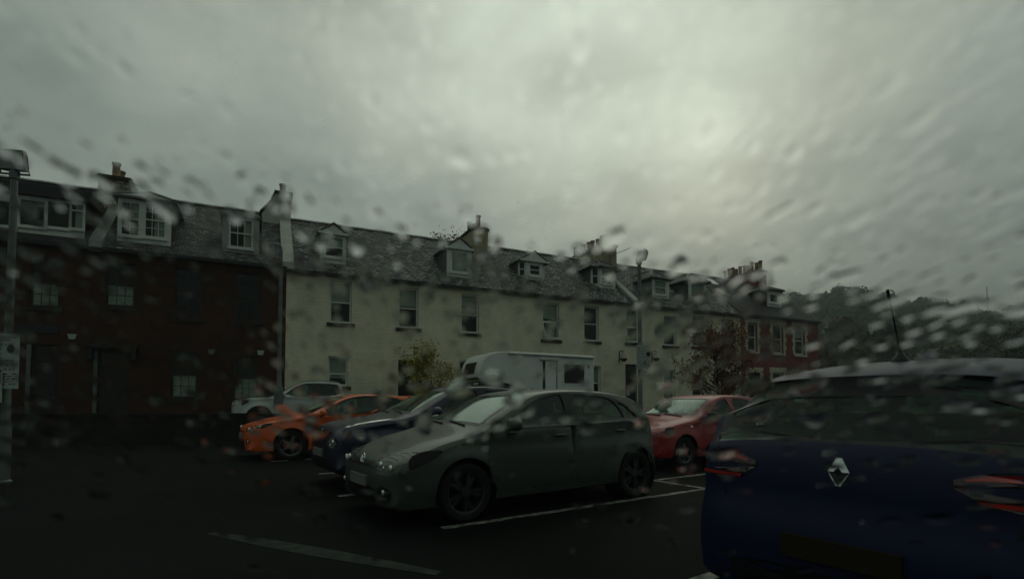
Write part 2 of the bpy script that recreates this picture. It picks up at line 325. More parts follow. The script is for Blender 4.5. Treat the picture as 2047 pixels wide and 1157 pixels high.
# ------------------------------------------------------------------ terraced houses
def house(name, label, cat, px0, px1, zeave, mwall, mroof, openings, depth=9.0, hipR=False, eave_ov=.18, group='terraced houses in the row'):
    s0, s1 = S(px0) if not isinstance(px0, tuple) else px0[0], S(px1) if not isinstance(px1, tuple) else px1[0]
    loc = fw(s0, 0, ZS)
    h = empty(name, loc, FA, label, cat, group); off = (s0, 0, ZS)
    half = depth / 2; zr = zeave + half * tan(SL)
    ops = []
    for o in openings:
        (a, zt) = onplane(o['r'][0], o['r'][1]); (c, zt2) = onplane(o['r'][2], o['r'][1]); zt = (zt + zt2) / 2
        zb = onplane((o['r'][0] + o['r'][2]) / 2, o['r'][3])[1]
        if o.get('door'): zb = ZS + .14
        ops.append((a, c, zb, zt, o))
    # facade with real openings
    w = MB()
    xs = sorted({s0, s1} | {v for o in ops for v in (o[0], o[1])}); zs = sorted({ZS - .3, zeave} | {v for o in ops for v in (o[2], o[3])})
    for i in range(len(xs) - 1):
        for j in range(len(zs) - 1):
            cx, cz = (xs[i] + xs[i + 1]) / 2, (zs[j] + zs[j + 1]) / 2
            if any(o[0] < cx < o[1] and o[2] < cz < o[3] for o in ops): continue
            w.quad((xs[i], 0, zs[j]), (xs[i + 1], 0, zs[j]), (xs[i + 1], 0, zs[j + 1]), (xs[i], 0, zs[j + 1]))
    for a, c, zb, zt, o in ops:
        D = .17
        w.quad((a, 0, zb), (a, D, zb), (a, D, zt), (a, 0, zt)); w.quad((c, 0, zb), (c, D, zb), (c, D, zt), (c, 0, zt))
        w.quad((a, 0, zt), (c, 0, zt), (c, D, zt), (a, D, zt)); w.quad((a, 0, zb), (c, 0, zb), (c, D, zb), (a, D, zb))
        R_ = .9                                            # a dark room behind
        w.quad((a, D, zb), (a, R_, zb), (a, R_, zt), (a, D, zt), 1); w.quad((c, D, zb), (c, R_, zb), (c, R_, zt), (c, D, zt), 1)
        w.quad((a, D, zt), (c, D, zt), (c, R_, zt), (a, R_, zt), 1); w.quad((a, D, zb), (c, D, zb), (c, R_, zb), (a, R_, zb), 1)
        w.quad((a, R_, zb), (c, R_, zb), (c, R_, zt), (a, R_, zt), 1)
    for s_ in (s0, s1):
        gp = [(0, ZS - .3), (depth, ZS - .3), (depth, zeave), (half, zr), (0, zeave)]
        if hipR and s_ == s1: gp = [(0, ZS - .3), (depth, ZS - .3), (depth, zeave), (0, zeave)]
        w.add([(s_, p, q) for p, q in gp], [list(range(len(gp)))])
    w.quad((s0, depth, ZS - .3), (s1, depth, ZS - .3), (s1, depth, zeave), (s0, depth, zeave))
    w.build('wall', [mwall, m_room], h, off=off, recalc=False)
    # roof
    r = MB(); ov, th = eave_ov, .10
    e = s1 - (2.6 if hipR else 0)
    for sgn in (0, 1):
        f = lambda b: b if sgn == 0 else depth - b
        A = [(s0, f(-ov), zeave - ov * tan(SL) + th), (s1 + (.12 if hipR else 0), f(-ov), zeave - ov * tan(SL) + th), (e, half, zr + th), (s0, half, zr + th)]
        B = [(x, y, z - th) for x, y, z in A]
        r.add(A + B, [(0, 1, 2, 3), (7, 6, 5, 4), (0, 4, 5, 1), (1, 5, 6, 2), (2, 6, 7, 3), (3, 7, 4, 0)])
    if hipR:
        A = [(s1 + .12, -ov, zeave - ov * tan(SL) + th), (s1 + .12, depth + ov, zeave - ov * tan(SL) + th), (e, half, zr + th)]
        B = [(x, y, z - th) for x, y, z in A]; r.add(A + B, [(0, 1, 2), (5, 4, 3), (0, 3, 4, 1)])
    rf = r.build('roof', mroof, h, off=off)
    rd = MB(); k = max(2, int((e - s0) / .45))
    for i in range(k):
        a, b_ = s0 + (e - s0) * i / k, s0 + (e - s0) * (i + 1) / k - .012; z = zr + th + .07 + random.uniform(-.01, .01)
        rd.prism([(-.16, -.12), (0, .0), (.16, -.12), (.13, -.14), (0, -.04), (-.13, -.14)], lambda p, q, t: (t, half + p, z + q), a, b_)
    rd.build('ridge_tile', m_lead, rf, off=off)
    g = MB()
    g.prism([(-ov - .10, -.02), (-ov, -.02), (-ov, .09), (-ov - .10, .09)], lambda p, q, t: (t, p, zeave - ov * tan(SL) + q - .05), s0, s1 + (.12 if hipR else 0))
    g.prism([(-.10, -.16), (.0 - .003, -.16), (-.003, -.02), (-.10, -.02)], lambda p, q, t: (t, p, zeave + q), s0 + .002, s1 - .002)
    g.build('gutter', m_blk, h, off=off)
    for a, c, zb, zt, o in ops:
        (door_unit if o.get('door') else window_unit)(h, off, a, c, zb, zt, o)
    return dict(h=h, off=off, s0=s0, s1=s1, ze=zeave, zr=zr, half=half, roof=rf)

def bars(b, a, c, zb, zt, y, nx, nz, t=.022):
    for i in range(1, nx): x = a + (c - a) * i / nx; b.box(x - t / 2, x + t / 2, y, y + .03, zb, zt)
    for j in range(1, nz): z = zb + (zt - zb) * j / nz; b.box(a, c, y + .001, y + .029, z - t / 2, z + t / 2)
def window_unit(h, off, a, c, zb, zt, o, y=.13):
    mf = o.get('frame', m_white); fw_ = o.get('fw', .065); mid = zb + (zt - zb) * o.get('mid', .5)
    f = MB()
    f.box(a, a + fw_, y, y + .07, zb, zt); f.box(c - fw_, c, y, y + .07, zb, zt)
    f.box(a + fw_, c - fw_, y, y + .07, zt - fw_, zt); f.box(a + fw_, c - fw_, y, y + .07, zb, zb + fw_ * 1.3)
    op = o.get('open', 0)
    f.box(a + fw_, c - fw_, y + .005, y + .065, mid - .03, mid + .03)
    nx, nz = o.get('bars', (1, 1))
    if nx * nz > 1:
        bars(f, a + fw_, c - fw_, mid + .03, zt - fw_, y + .025, nx, nz)
        if not op: bars(f, a + fw_, c - fw_, zb + fw_ * 1.3, mid - .03, y + .025, nx, nz)
    fr = f.build('window', mf, h, off=off)
    p = MB(); p.quad((a + fw_, y + .045, mid + .03), (c - fw_, y + .045, mid + .03), (c - fw_, y + .045, zt - fw_), (a + fw_, y + .045, zt - fw_))
    if not op: p.quad((a + fw_, y + .042, zb + fw_ * 1.3), (c - fw_, y + .042, zb + fw_ * 1.3), (c - fw_, y + .042, mid - .03), (a + fw_, y + .042, mid - .03))
    p.build('pane', m_pane, fr, off=off)
    if op:                                                # lower sash swung out at its foot
        q = MB(); x0, x1, zt_, L2 = a + .03, c - .03, mid - .03, mid - .03 - zb
        def T(x, d, t): return (x, y - .02 - sin(op) * d + t * cos(op), zt_ - cos(op) * d - t * sin(op))
        for (xa, xb, da, db) in ((x0, x0 + .06, 0, L2), (x1 - .06, x1, 0, L2), (x0 + .06, x1 - .06, 0, .06), (x0 + .06, x1 - .06, L2 - .08, L2)):
            q.add([T(x, d, t) for x in (xa, xb) for d in (da, db) for t in (0, .04)], [(0, 1, 3, 2), (4, 6, 7, 5), (0, 4, 5, 1), (2, 3, 7, 6), (0, 2, 6, 4), (1, 5, 7, 3)])
        q.add([T(x0 + .06, .06, .02), T(x1 - .06, .06, .02), T(x1 - .06, L2 - .08, .02), T(x0 + .06, L2 - .08, .02)], [(0, 1, 2, 3)], 1)
        sh = q.build('open_sash', [mf, m_pane], fr, off=off)
    bl = o.get('blind', 0)
    if bl:
        q = MB(); q.box(a + .04, c - .04, y + .11, y + .115, zt - (zt - zb) * bl, zt - .02); q.build('blind', o.get('bmat', m_blind), fr, off=off)
    cu = o.get('net', 0)
    if cu:                                                # pleated curtain over the lower part
        q = MB(); k = 22; zb_, zt_ = zb + .05, zb + (zt - zb) * cu
        xs = [a + .05 + (c - a - .1) * i / k for i in range(k + 1)]
        for i in range(k):
            y0, y1 = y + .16 + .02 * (i % 2), y + .16 + .02 * ((i + 1) % 2)
            q.quad((xs[i], y0, zb_), (xs[i + 1], y1, zb_), (xs[i + 1], y1, zt_), (xs[i], y0, zt_))
        q.build('curtain', m_net, fr, off=off)
    if not o.get('nosill'):
        q = MB(); e = .13; q.box(a - e, c + e, -.10, .12, zb - .15, zb - .003); q.build('sill', o.get('sill', m_darkst), fr, off=off)
    if o.get('surround'):                                 # long-and-short dressed stones round the opening
        q = MB(); k = 7; W = .2
        for i in range(k):
            za, zb2 = zb + (zt - zb) * i / k, zb + (zt - zb) * (i + 1) / k - .004; ww = W + (.11 if i % 2 else 0)
            q.box(a - ww, a - .002, -.03, .05, za, zb2); q.box(c + .002, c + ww, -.03, .05, za, zb2)
        q.box(a - .31, c + .31, -.035, .05, zt + .003, zt + .34)
        q.build('stone_surround', m_sand, fr, off=off)
def door_unit(h, off, a, c, zb, zt, o):
    f = MB(); mf = o.get('frame', m_dkwood); y = .14
    f.box(a, a + .08, y, y + .1, zb, zt); f.box(c - .08, c, y, y + .1, zb, zt); f.box(a + .08, c - .08, y, y + .1, zt - .08, zt)
    fan = zt - .55
    f.box(a + .08, c - .08, y, y + .1, fan - .05, fan + .05)
    dd = f.build('door', mf, h, off=off)
    p = MB(); p.quad((a + .08, y + .05, fan + .05), (c - .08, y + .05, fan + .05), (c - .08, y + .05, zt - .08), (a + .08, y + .05, zt - .08)); p.build('fanlight', m_pane, dd, off=off)
    l = MB(); x0, x1, z0, z1 = a + .085, c - .085, zb + .01, fan - .055
    l.box(x0, x1, y + .03, y + .075, z0, z1)
    for (u0, u1, v0, v1) in ((.12, .44, .08, .42), (.56, .88, .08, .42), (.12, .44, .5, .92), (.56, .88, .5, .92)):
        l.box(x0 + (x1 - x0) * u0, x0 + (x1 - x0) * u1, y + .015, y + .029, z0 + (z1 - z0) * v0, z0 + (z1 - z0) * v1)
    l.build('door_leaf', o.get('leaf', m_dkwood), dd, off=off)
    k = MB(); k.lathe([(0, -.05), (.03, -.04), (.03, -.01), (0, 0)], 'y', ((x1 - .09), y + .03, zb + 1.0), 10); k.build('handle', m_lead, dd, off=off, smooth=40)
    if o.get('post'):
        q = MB(); q.box(a - .13, a - .01, -.06, -.003, zb, zt - .02); q.build('door_post', m_steel, dd, off=off)
    if o.get('hood'):
        q = MB(); q.box(a - .35, c + .35, -.5, -.003, zt + .12, zt + .26); q.box(a - .28, a - .12, -.35, -.004, zt - .35, zt + .118); q.box(c + .12, c + .28, -.35, -.004, zt - .35, zt + .118)
        q.build('door_hood', o['hood'], dd, off=off)
    if o.get('surround'):
        q = MB(); k_ = 8; W = .2
        for i in range(k_):
            za, zb2 = zb + (zt - zb) * i / k_, zb + (zt - zb) * (i + 1) / k_ - .004; ww = W + (.11 if i % 2 else 0)
            q.box(a - ww, a - .002, -.03, .05, za, zb2); q.box(c + .002, c + ww, -.03, .05, za, zb2)
        q.box(a - .31, c + .31, -.035, .05, zt + .003, zt + .34); q.build('stone_surround', m_sand, dd, off=off)
    if o.get('notice'):
        q = MB(); q.box(a + .2, a + .42, y + .005, y + .012, zb + 1.25, zb + 1.6); q.build('notice', m_signw, dd, off=off)

def dormer(H, bx, style, win, wopts, mcheek, mfront=None, roofm=None, apex=.9, cant=0, ovh=.16, trim=m_white):
    """bx: pixel box (x0, ytop, x1, ybottom) of the dormer's face"""
    ze = H['ze'] + .1
    sm, b = onroof((bx[0] + bx[2]) / 2, bx[3], ze); b = max(b - .3, .12)
    (a, zt), (c, zt2) = onplane(bx[0], bx[1], b), onplane(bx[2], bx[1], b); zt = (zt + zt2) / 2
    z0 = ze + b * tan(SL) - .25; off = H['off']; par = H['h']
    ov = (a, zt, c, zt2)
    yb = lambda z: max(b + .02, (z - ze) / tan(SL))          # where height z meets the slope
    ws = [];
    for wv in win:
        (x0, zz1), (x1, zz2) = onplane(wv[0], wv[1], b), onplane(wv[2], wv[1], b); zb_ = onplane((wv[0] + wv[2]) / 2, wv[3], b)[1]
        ws.append((max(x0, a + .04), min(x1, c - .04), max(zb_, z0 + .3), min((zz1 + zz2) / 2, zt - .04)))
    w = MB()
    xs = sorted({a, c} | {v for o in ws for v in o[:2]}); zs = sorted({z0, zt} | {v for o in ws for v in o[2:]})
    for i in range(len(xs) - 1):
        for j in range(len(zs) - 1):
            cx, cz = (xs[i] + xs[i + 1]) / 2, (zs[j] + zs[j + 1]) / 2
            if any(o[0] < cx < o[1] and o[2] < cz < o[3] for o in ws): continue
            w.quad((xs[i], b, zs[j]), (xs[i + 1], b, zs[j]), (xs[i + 1], b, zs[j + 1]), (xs[i], b, zs[j + 1]))
    for x0, x1, za, zb_ in ws:
        D = b + .06; R_ = min(b + .7, yb(za) + .5)
        for (p, q) in (((x0, za), (x0, zb_)), ((x1, za), (x1, zb_)), ((x0, zb_), (x1, zb_)), ((x0, za), (x1, za))):
            w.quad((p[0], b, p[1]), (q[0], b, q[1]), (q[0], D, q[1]), (p[0], D, p[1])); w.quad((p[0], D, p[1]), (q[0], D, q[1]), (q[0], R_, q[1]), (p[0], R_, p[1]), 2)
        w.quad((x0, R_, za), (x1, R_, za), (x1, R_, zb_), (x0, R_, zb_), 2)
    ca = a - cant; cc = c + cant
    for x, xx in ((a, ca), (c, cc)):
        y1 = b + cant
        if cant: w.quad((x, b, z0), (xx, y1, z0), (xx, y1, zt), (x, b, zt))
        w.quad((xx, y1, z0), (xx, yb(zt) + .3, z0), (xx, yb(zt) + .3, zt), (xx, y1, zt), 1)
    d = w.build('dormer', [mfront or m_white, mcheek, m_room], par, off=off, recalc=False)
    if cant:                                                  # a slim side light in the left chamfer
        q = MB(); zl, zh = ws[0][2], ws[0][3]
        for (u0, u1, v0, v1, mi, o_) in ((.22, .78, zl, zh, 1, .012), (.16, .24, zl, zh, 0, .03), (.76, .84, zl, zh, 0, .03), (.16, .84, (zl + zh) / 2 - .03, (zl + zh) / 2 + .03, 0, .034), (.16, .84, zh, zh + .06, 0, .03), (.16, .84, zl - .06, zl, 0, .03)):
            P = lambda u, z: (a - cant * u - o_ * .7, b + cant * u - o_ * .7, z)
            q.add([P(u0, v0), P(u1, v0), P(u1, v1), P(u0, v1)], [(0, 1, 2, 3)], mi)
        q.build('side_light', [trim, m_blk], d, off=off)
    r = MB(); ex = ovh; x0, x1, y0 = ca - ex, cc + ex, b - ex * .8; xm = (a + c) / 2; zz = zt + .02; za = zt + apex
    rm = roofm or m_lead
    if style == 'flat':
        r.box(x0, x1, y0, yb(zt) + .6, zz, zz + apex)
    elif style == 'gable':
        ya = yb(za) + .2; y1 = yb(zt) + .2; th = .07
        for (xa, xb) in ((x0, xm), (xm, x1)):
            A = [(x0 if xa == x0 else x1, y0, zz), (xm, y0, za), (xm, ya, za), (x0 if xa == x0 else x1, y1, zz)]
            B = [(p[0], p[1], p[2] - th) for p in A]
            r.add(A + B, [(0, 1, 2, 3), (7, 6, 5, 4), (0, 4, 5, 1), (1, 5, 6, 2), (2, 6, 7, 3), (3, 7, 4, 0)])
        p = MB(); p.prism([(ca, zt + .002), (cc, zt + .002), (xm, za - .1)], lambda u, v, t: (u, t, v), b - .002, b - .06); p.build('pediment', trim, d, off=off)
        p = MB(); p.box(x0 + .04, x1 - .04, b - .14, b - .062, zt - .07, zt + .045); p.build('cornice', trim, d, off=off)
    else:                                                     # hip
        yh = b + min(1.0, (c - a) * .6) + cant; ya = yb(za) + .2; y1 = yb(zt) + .3
        base = [(x0, y0 + cant * .9, zz), (a - ex * .4, y0, zz), (c + ex * .4, y0, zz), (x1, y0 + cant * .9, zz), (x1, y1, zz), (x0, y1, zz)]
        V = base + [(xm, yh, za), (xm, ya, za)]
        r.add(V, [(0, 1, 6), (1, 2, 6), (2, 3, 6), (3, 4, 7, 6), (5, 0, 6, 7)])
        r.add(base + [(p[0], p[1], p[2] - .08) for p in base], [(0, 1, 7, 6), (1, 2, 8, 7), (2, 3, 9, 8), (3, 4, 10, 9), (5, 0, 6, 11), (6, 7, 8, 9, 10, 11)])
    r.build('dormer_roof', rm, d, off=off)
    if style == 'hip':
        q = MB(); T_ = (xm, yh, za + .03)
        for p in base[:4]: q.tube([(p[0], p[1], p[2] + .02), T_], .04, 6)
        q.tube([T_, (xm, ya, za + .03)], .05, 6); q.build('hip_roll', m_lead, d, off=off)
    for (x0, x1, za, zb_), wo in zip(ws, wopts):
        # windows of a dormer: frame with panes and blind in one small unit
        f = MB(); fwd = wo.get('fw', .06); y = b + .02; mid = za + (zb_ - za) * wo.get('mid', .5)
        f.box(x0, x0 + fwd, y, y + .06, za, zb_); f.box(x1 - fwd, x1, y, y + .06, za, zb_); f.box(x0 + fwd, x1 - fwd, y, y + .06, zb_ - fwd, zb_); f.box(x0 + fwd, x1 - fwd, y, y + .06, za, za + fwd)
        if not wo.get('single'): f.box(x0 + fwd, x1 - fwd, y + .004, y + .056, mid - .025, mid + .025)
        nx, nz = wo.get('bars', (1, 1))
        if nx * nz > 1: bars(f, x0 + fwd, x1 - fwd, za + fwd, zb_ - fwd, y + .02, nx, nz)
        f.box(x0 - .05, x1 + .05, b - .07, b - .002, za - .09, za - .003)
        f.quad((x0 + fwd, y + .035, za + fwd), (x1 - fwd, y + .035, za + fwd), (x1 - fwd, y + .035, zb_ - fwd), (x0 + fwd, y + .035, zb_ - fwd), 1)
        if wo.get('blind'): f.box(x0 + .03, x1 - .03, y + .09, y + .095, zb_ - (zb_ - za) * wo['blind'], zb_ - .01, 2)
        if wo.get('net'): f.box(x0 + (x1 - x0) * wo['net'], x1 - .03, y + .1, y + .105, za + .02, zb_ - .01, 2)
        f.build('dormer_window', [wo.get('frame', trim), m_pane, m_blind], d, off=off)
    return d

def chimney(H, s, b0, b1, width, ztop, mst, pots, potm=m_pot, band=True, left_slope=0, pot_h=(.55, .75), name='chimney'):
    off = H['off']; w = MB(); zb = H['ze'] + .3
    if left_slope:
        pl = [(s - width / 2 - left_slope, zb), (s + width / 2, zb), (s + width / 2, ztop), (s - width / 2 + .12, ztop), (s - width / 2, ztop - .35), (s - width / 2 - left_slope, H['zr'] - .2)]
        w.prism(pl, lambda p, q, t: (p, t, q), b0, b1)
    else: w.box(s - width / 2, s + width / 2, b0, b1, zb, ztop)
    c = w.build('chimney', mst, H['roof'], off=off)
    w = MB(); e = .07
    if not left_slope:
        w.box(s - width / 2 - e, s + width / 2 + e, b0 - e, b1 + e, ztop + .002, ztop + .13); w.box(s - width / 2 - .01, s + width / 2 + .01, b0 - .01, b1 + .01, ztop + .132, ztop + .2)
    else:
        w.box(s - width / 2 + .06, s + width / 2 + e, b0 - e, b1 + e, ztop + .002, ztop + .14)
        for (p, q, r_, t_) in (((s - width / 2 + .06), ztop + .06, s - width / 2 - .05, ztop - .33), (s - width / 2 - .05, ztop - .33, s - width / 2 - left_slope - .05, H['zr'] - .15)):
            w.prism([(p, q), (p + .02, q + .07), (r_ - .05, t_ + .07), (r_ - .03, t_)], lambda a, b, t: (a, t, b), b0 - .04, b1 + .04)
    w.build('chimney_cap', m_darkst, H['roof'], off=off)
    for i in range(pots):
        y = b0 + (b1 - b0) * (i + .5) / pots; hh = random.uniform(*pot_h); x = s + random.uniform(-.04, .04)
        p = MB(); z = ztop + .19 if not left_slope else ztop + .13
        r_ = random.uniform(.135, .165)
        p.lathe([(0, z), (r_ + .03, z), (r_ + .03, z + .06), (r_, z + .1), (r_ - .012, z + hh - .1), (r_ + .02, z + hh - .08), (r_ + .02, z + hh), (r_ - .03, z + hh), (r_ - .04, z + .2)], 'z', (x, y, 0), 12)
        p.build('chimney_pot', potm if random.random() < .75 else (m_potc if potm is m_pot else m_pot), H['roof'], off=off, smooth=40)
    return c
def skew(H, s, width, m, rise=.16, name='skew_coping', b1=None):
    w = MB(); ze = H['ze'] + .1; hb = b1 or H['half']; k = 9
    for i in range(k):
        b0, b2 = -.2 + (hb + .2) * i / k, -.2 + (hb + .2) * (i + 1) / k - .01
        z = lambda b: ze + b * tan(SL)
        pts = [(b0, z(b0) - .2), (b2, z(b2) - .2), (b2, z(b2) + rise), (b0, z(b0) + rise)]
        w.prism(pts, lambda p, q, t: (t, p, q), s - width / 2, s + width / 2)
    return w.build(name, m, H['roof'], off=H['off'])

zE_C = onplane(680, 546)[1]; zE_B = onplane(380, 511)[1]; zE_D = onplane(1560, 634)[1]
print('eaves', zE_C, zE_B, zE_D, 'S', [round(S(p), 2) for p in (0, 188, 572, 1003, 1272, 1479, 1634)])
dk = dict(frame=m_dkwood, sill=m_darkst, bars=(3, 2), fw=.07)
# dark red brick house with the wide flat-roofed dormer
HA = house('brick_house', 'dark red brick house with a wide flat roofed white framed dormer', 'house', (S(188) - 8.6,), 188, zE_B, m_redbrick, m_slated, [
    dict(r=(60, 513, 121, 614), net=.52, **dk), dict(r=(-70, 500, -5, 602), net=.5, **dk),
    dict(r=(64, 688, 121, 830), door=1, post=1), dict(r=(-90, 690, -30, 800), net=.4, **dk)])
dormer(HA, (-60, 392, 172, 457), 'flat', [(-55, 397, 35, 450), (37, 398, 92, 453), (92, 402, 142, 456), (140, 404, 172, 458)],
       [dict(single=1, fw=.05), dict(single=1, fw=.05), dict(single=1, fw=.05), dict(mid=.72, fw=.05, net=.35)], m_blk, mfront=m_white, roofm=m_blk, apex=.42, ovh=.22)
q = MB()                                                    # dark painted house sign board over the door
(sa, za), (sb_, zb_) = onplane(33, 644), onplane(118, 667)
q.box(sa, sb_, -.05, -.003, zb_, za); q.build('fascia_board', m_blk, HA['h'], off=HA['off'])
# dark red brick house with two dormers
HB = house('brick_house', 'dark red brick house with two white dormers beside the cream terrace', 'house', 188, 572, zE_B, m_redbrick, m_slateg, [
    dict(r=(212, 525, 271, 613), net=.5, **dk), dict(r=(349, 536, 404, 636), **dict(dk, bars=(2, 1))), dict(r=(471, 545, 521, 641), **dict(dk, bars=(2, 1))),
    dict(r=(197, 702, 258, 840), door=1, post=1, hood=m_blk), dict(r=(343, 703, 396, 796), net=.5, **dk), dict(r=(467, 711, 517, 800), net=.5, **dk)])
dormer(HB, (236, 398, 344, 479), 'hip', [(240, 402, 282, 472), (288, 405, 334, 476)], [dict(bars=(2, 4), net=.55, fw=.07), dict(bars=(3, 4), net=.45, fw=.07)], m_slated, mfront=m_white, apex=.62, cant=.0, roofm=m_lead, ovh=.2)
dormer(HB, (445, 432, 519, 498), 'hip', [(458, 437, 507, 496)], [dict(bars=(3, 2), net=.6, fw=.07)], m_slated, mfront=m_grey, apex=.28, roofm=m_lead, ovh=.1)
q = MB()
for (px, py) in ((145, 673), (521, 705), (423, 703)):
    s_, z_ = onplane(px, py); q2 = MB(); q2.prism([(-.14, .1), (.14, .1), (.09, -.1), (-.09, -.1)], lambda p, r, t: (s_ + p, t, z_ + r), -.09, -.003)
    q2.build('alarm_box', m_signw if px != 423 else m_lead, (HA if px == 145 else HB)['h'], off=(HA if px == 145 else HB)['off'])
chimney(HA, S(190) , 2.4, 4.9, 1.15, onplane(228, 360, 2.4)[1], m_rubble, 3, m_potc)
skew(HA, S(190), .42, m_grey, .22)
# cream terrace
wh = dict(frame=m_white, sill=m_darkst, fw=.085)
HC = house('cream_house', 'long cream rubble house next to the dark brick house', 'house', 572, 1003, zE_C, m_cream, m_slate, [
    dict(r=(660, 562, 704, 646), blind=.5, **wh), dict(r=(797, 575, 837, 656), blind=.45, **wh), dict(r=(922, 588, 958, 666), blind=.28, mid=.48, **wh),
    dict(r=(656, 712, 696, 772), blind=.72, mid=.42, **wh), dict(r=(796, 719, 836, 840), door=1), dict(r=(918, 720, 952, 790), **wh)])
dormer(HC, (641, 467, 692, 520), 'gable', [(648, 472, 689, 515)], [dict(blind=.55, fw=.09, mid=.48)], m_render, mfront=m_white, apex=.52)
dormer(HC, (893, 497, 943, 548), 'gable', [(901, 502, 937, 545)], [dict(blind=.97, fw=.09, single=1)], m_lead, mfront=m_white, apex=.62)
HD = house('cream_house', 'middle cream rubble house with a canted dormer below the tall row of chimney pots', 'house', 1003, 1272, zE_C, m_cream, m_slate, [
    dict(r=(1085, 605, 1118, 679), open=.30, blind=.42, **wh), dict(r=(1168, 612, 1197, 682), **wh), dict(r=(1252, 619, 1280, 685), blind=.3, open=.2, **wh),
    dict(r=(1180, 731, 1201, 800), blind=.5, **wh), dict(r=(1250, 728, 1283, 840), door=1, notice=1, leaf=m_blk, frame=m_blk)])
dormer(HD, (1052, 522, 1084, 554), 'gable', [(1057, 527, 1082, 552)], [dict(fw=.11)], m_lead, mfront=m_white, apex=.62, cant=.35, ovh=.12)
dormer(HD, (1199, 535, 1228, 571), 'hip', [(1203, 538, 1224, 568)], [dict(fw=.07, blind=.4)], m_lead, mfront=m_white, apex=.75, cant=.4, ovh=.25, roofm=m_slateg)
HE = house('cream_house', 'cream rubble house with skylights adjoining the red end house', 'house', 1272, 1479, zE_C, m_cream, m_slate, [
    dict(r=(1327, 632, 1352, 691), blind=.5, **wh), dict(r=(1384, 632, 1408, 693), blind=.5, **wh), dict(r=(1443, 638, 1466, 694), blind=.6, **wh),
    dict(r=(1327, 738, 1350, 800), blind=.5, **wh), dict(r=(1384, 748, 1405, 806), **wh), dict(r=(1440, 745, 1462, 840), door=1)])
dormer(HE, (1303, 557, 1337, 591), 'hip', [(1308, 560, 1332, 589)], [dict(fw=.07, blind=.9)], m_lead, mfront=m_white, apex=.72, ovh=.24, roofm=m_slateg)
dormer(HE, (1376, 563, 1412, 597), 'hip', [(1381, 566, 1408, 596)], [dict(fw=.06, blind=.95, single=1)], m_lead, mfront=m_white, apex=.72, ovh=.24, roofm=m_slateg)
def rooflight(H, px, py, w_, l_):
    s_, b_ = onroof(px, py, H['ze'] + .1); q = MB()
    P = lambda p, r, t: (s_ + p, b_ + r * cos(SL) - t * sin(SL), H['ze'] + .1 + b_ * tan(SL) + r * sin(SL) + t * cos(SL))
    for (a, b, c, d, t, mi) in ((-w_, w_, -l_, l_, .05, 0), (-w_ + .07, w_ - .07, -l_ + .07, l_ - .07, .054, 1)):
        q.add([P(x, y, tt) for x in (a, b) for y in (c, d) for tt in (-.05, t)], [(0, 1, 3, 2), (4, 6, 7, 5), (0, 4, 5, 1), (2, 3, 7, 6), (0, 2, 6, 4), (1, 5, 7, 3)], mi)
    m = MATS.get('skylight_glass') or mat('skylight_glass', (.02, .025, .025), .06, .9, coat=1)
    q.build('skylight', [m_lead, m], H['roof'], off=H['off'])
rooflight(HE, 1443, 585, .42, .55); rooflight(HE, 1424, 564, .4, .5)
HF = house('end_house', 'red painted end house with pale dressed stone window surrounds', 'house', 1479, 1634, zE_D, m_redend, m_slated, [
    dict(r=(1494, 645, 1513, 702), surround=1, frame=m_white, sill=m_sand, fw=.09), dict(r=(1544, 649, 1565, 706), surround=1, frame=m_white, sill=m_sand, fw=.09), dict(r=(1588, 652, 1608, 709), surround=1, blind=.4, frame=m_white, sill=m_sand, fw=.09),
    dict(r=(1496, 744, 1519, 850), door=1, surround=1), dict(r=(1544, 744, 1566, 800), surround=1, frame=m_white, sill=m_sand, fw=.09), dict(r=(1588, 748, 1609, 800), surround=1, frame=m_white, sill=m_sand, fw=.09)], hipR=True)
dormer(HF, (1533, 580, 1561, 609), 'hip', [(1538, 586, 1557, 606)], [dict(fw=.12, single=1)], m_slated, mfront=m_white, apex=.5, ovh=.22, roofm=m_slated)
# chimneys on the party walls
chimney(HB, S(560, 4), 3.6, 4.6, .84, onplane(562, 388, 3.6)[1], m_render, 1, m_pot, left_slope=.5, pot_h=(.55, .6))
skew(HB, S(574), .5, m_render, .2)
chimney(HC, S(1000), 2.8, 4.9, .95, onplane(958, 460, 2.8)[1], m_creamst, 3, m_pot, pot_h=(.5, .85))
chimney(HD, S(1270), 2.5, 6.9, 1.05, onplane(1205, 490, 2.5)[1], m_creamst, 8, m_potc, pot_h=(.6, .85))
skew(HD, S(1270), .42, m_render, .18)
chimney(HF, S(1634) - .6, 4.2, 8.2, .9, onplane(1505, 541, 4.2)[1], m_redend, 10, m_potc, pot_h=(.6, .9))

# ------------------------------------------------------------------ cars
m_tyre = mat('tyre_rubber', (.010, .010, .010), .8, .3)
m_rim = mat('alloy_rim', (.13, .135, .13), .4, .5, metal=.8)
m_rimd = mat('dull_rim', (.045, .048, .046), .5, .5, metal=.6)
m_trim = mat('black_trim', (.007, .007, .007), .35, .4)
m_inter = mat('cabin_trim', (.008, .009, .009), .9, .15)
m_seat = mat('seat_cloth', (.012, .012, .012), .9, .15)
m_cglass = glassmat('car_glass', (.30, .42, .34), 1.0, .03)
m_wglass = glassmat('windscreen_glass', (.55, .72, .61), 1.6, .06)
m_rglass = glassmat('rear_glass', (.70, .90, .76), .7, .04)
m_dglass = glassmat('privacy_glass', (.05, .06, .055), .8, .03)
m_lens = mat('headlamp_lens', (.030, .033, .031), .2, .4, coat=.12)
m_bulb = mat('headlamp_reflector', (.75, .78, .75), .15, .8, metal=.6)
m_red = mat('red_lamp_lens', (.42, .022, .012), .15, .6, coat=1)
m_redd = mat('dark_red_lens', (.035, .006, .005), .15, .6, coat=1)
m_chrome = mat('chrome', (.75, .77, .75), .12, .8, metal=1)
m_plate = mat('number_plate', (.16, .165, .155), .5, .4)
m_platey = mat('yellow_plate', (.020, .014, .004), .6, .2)
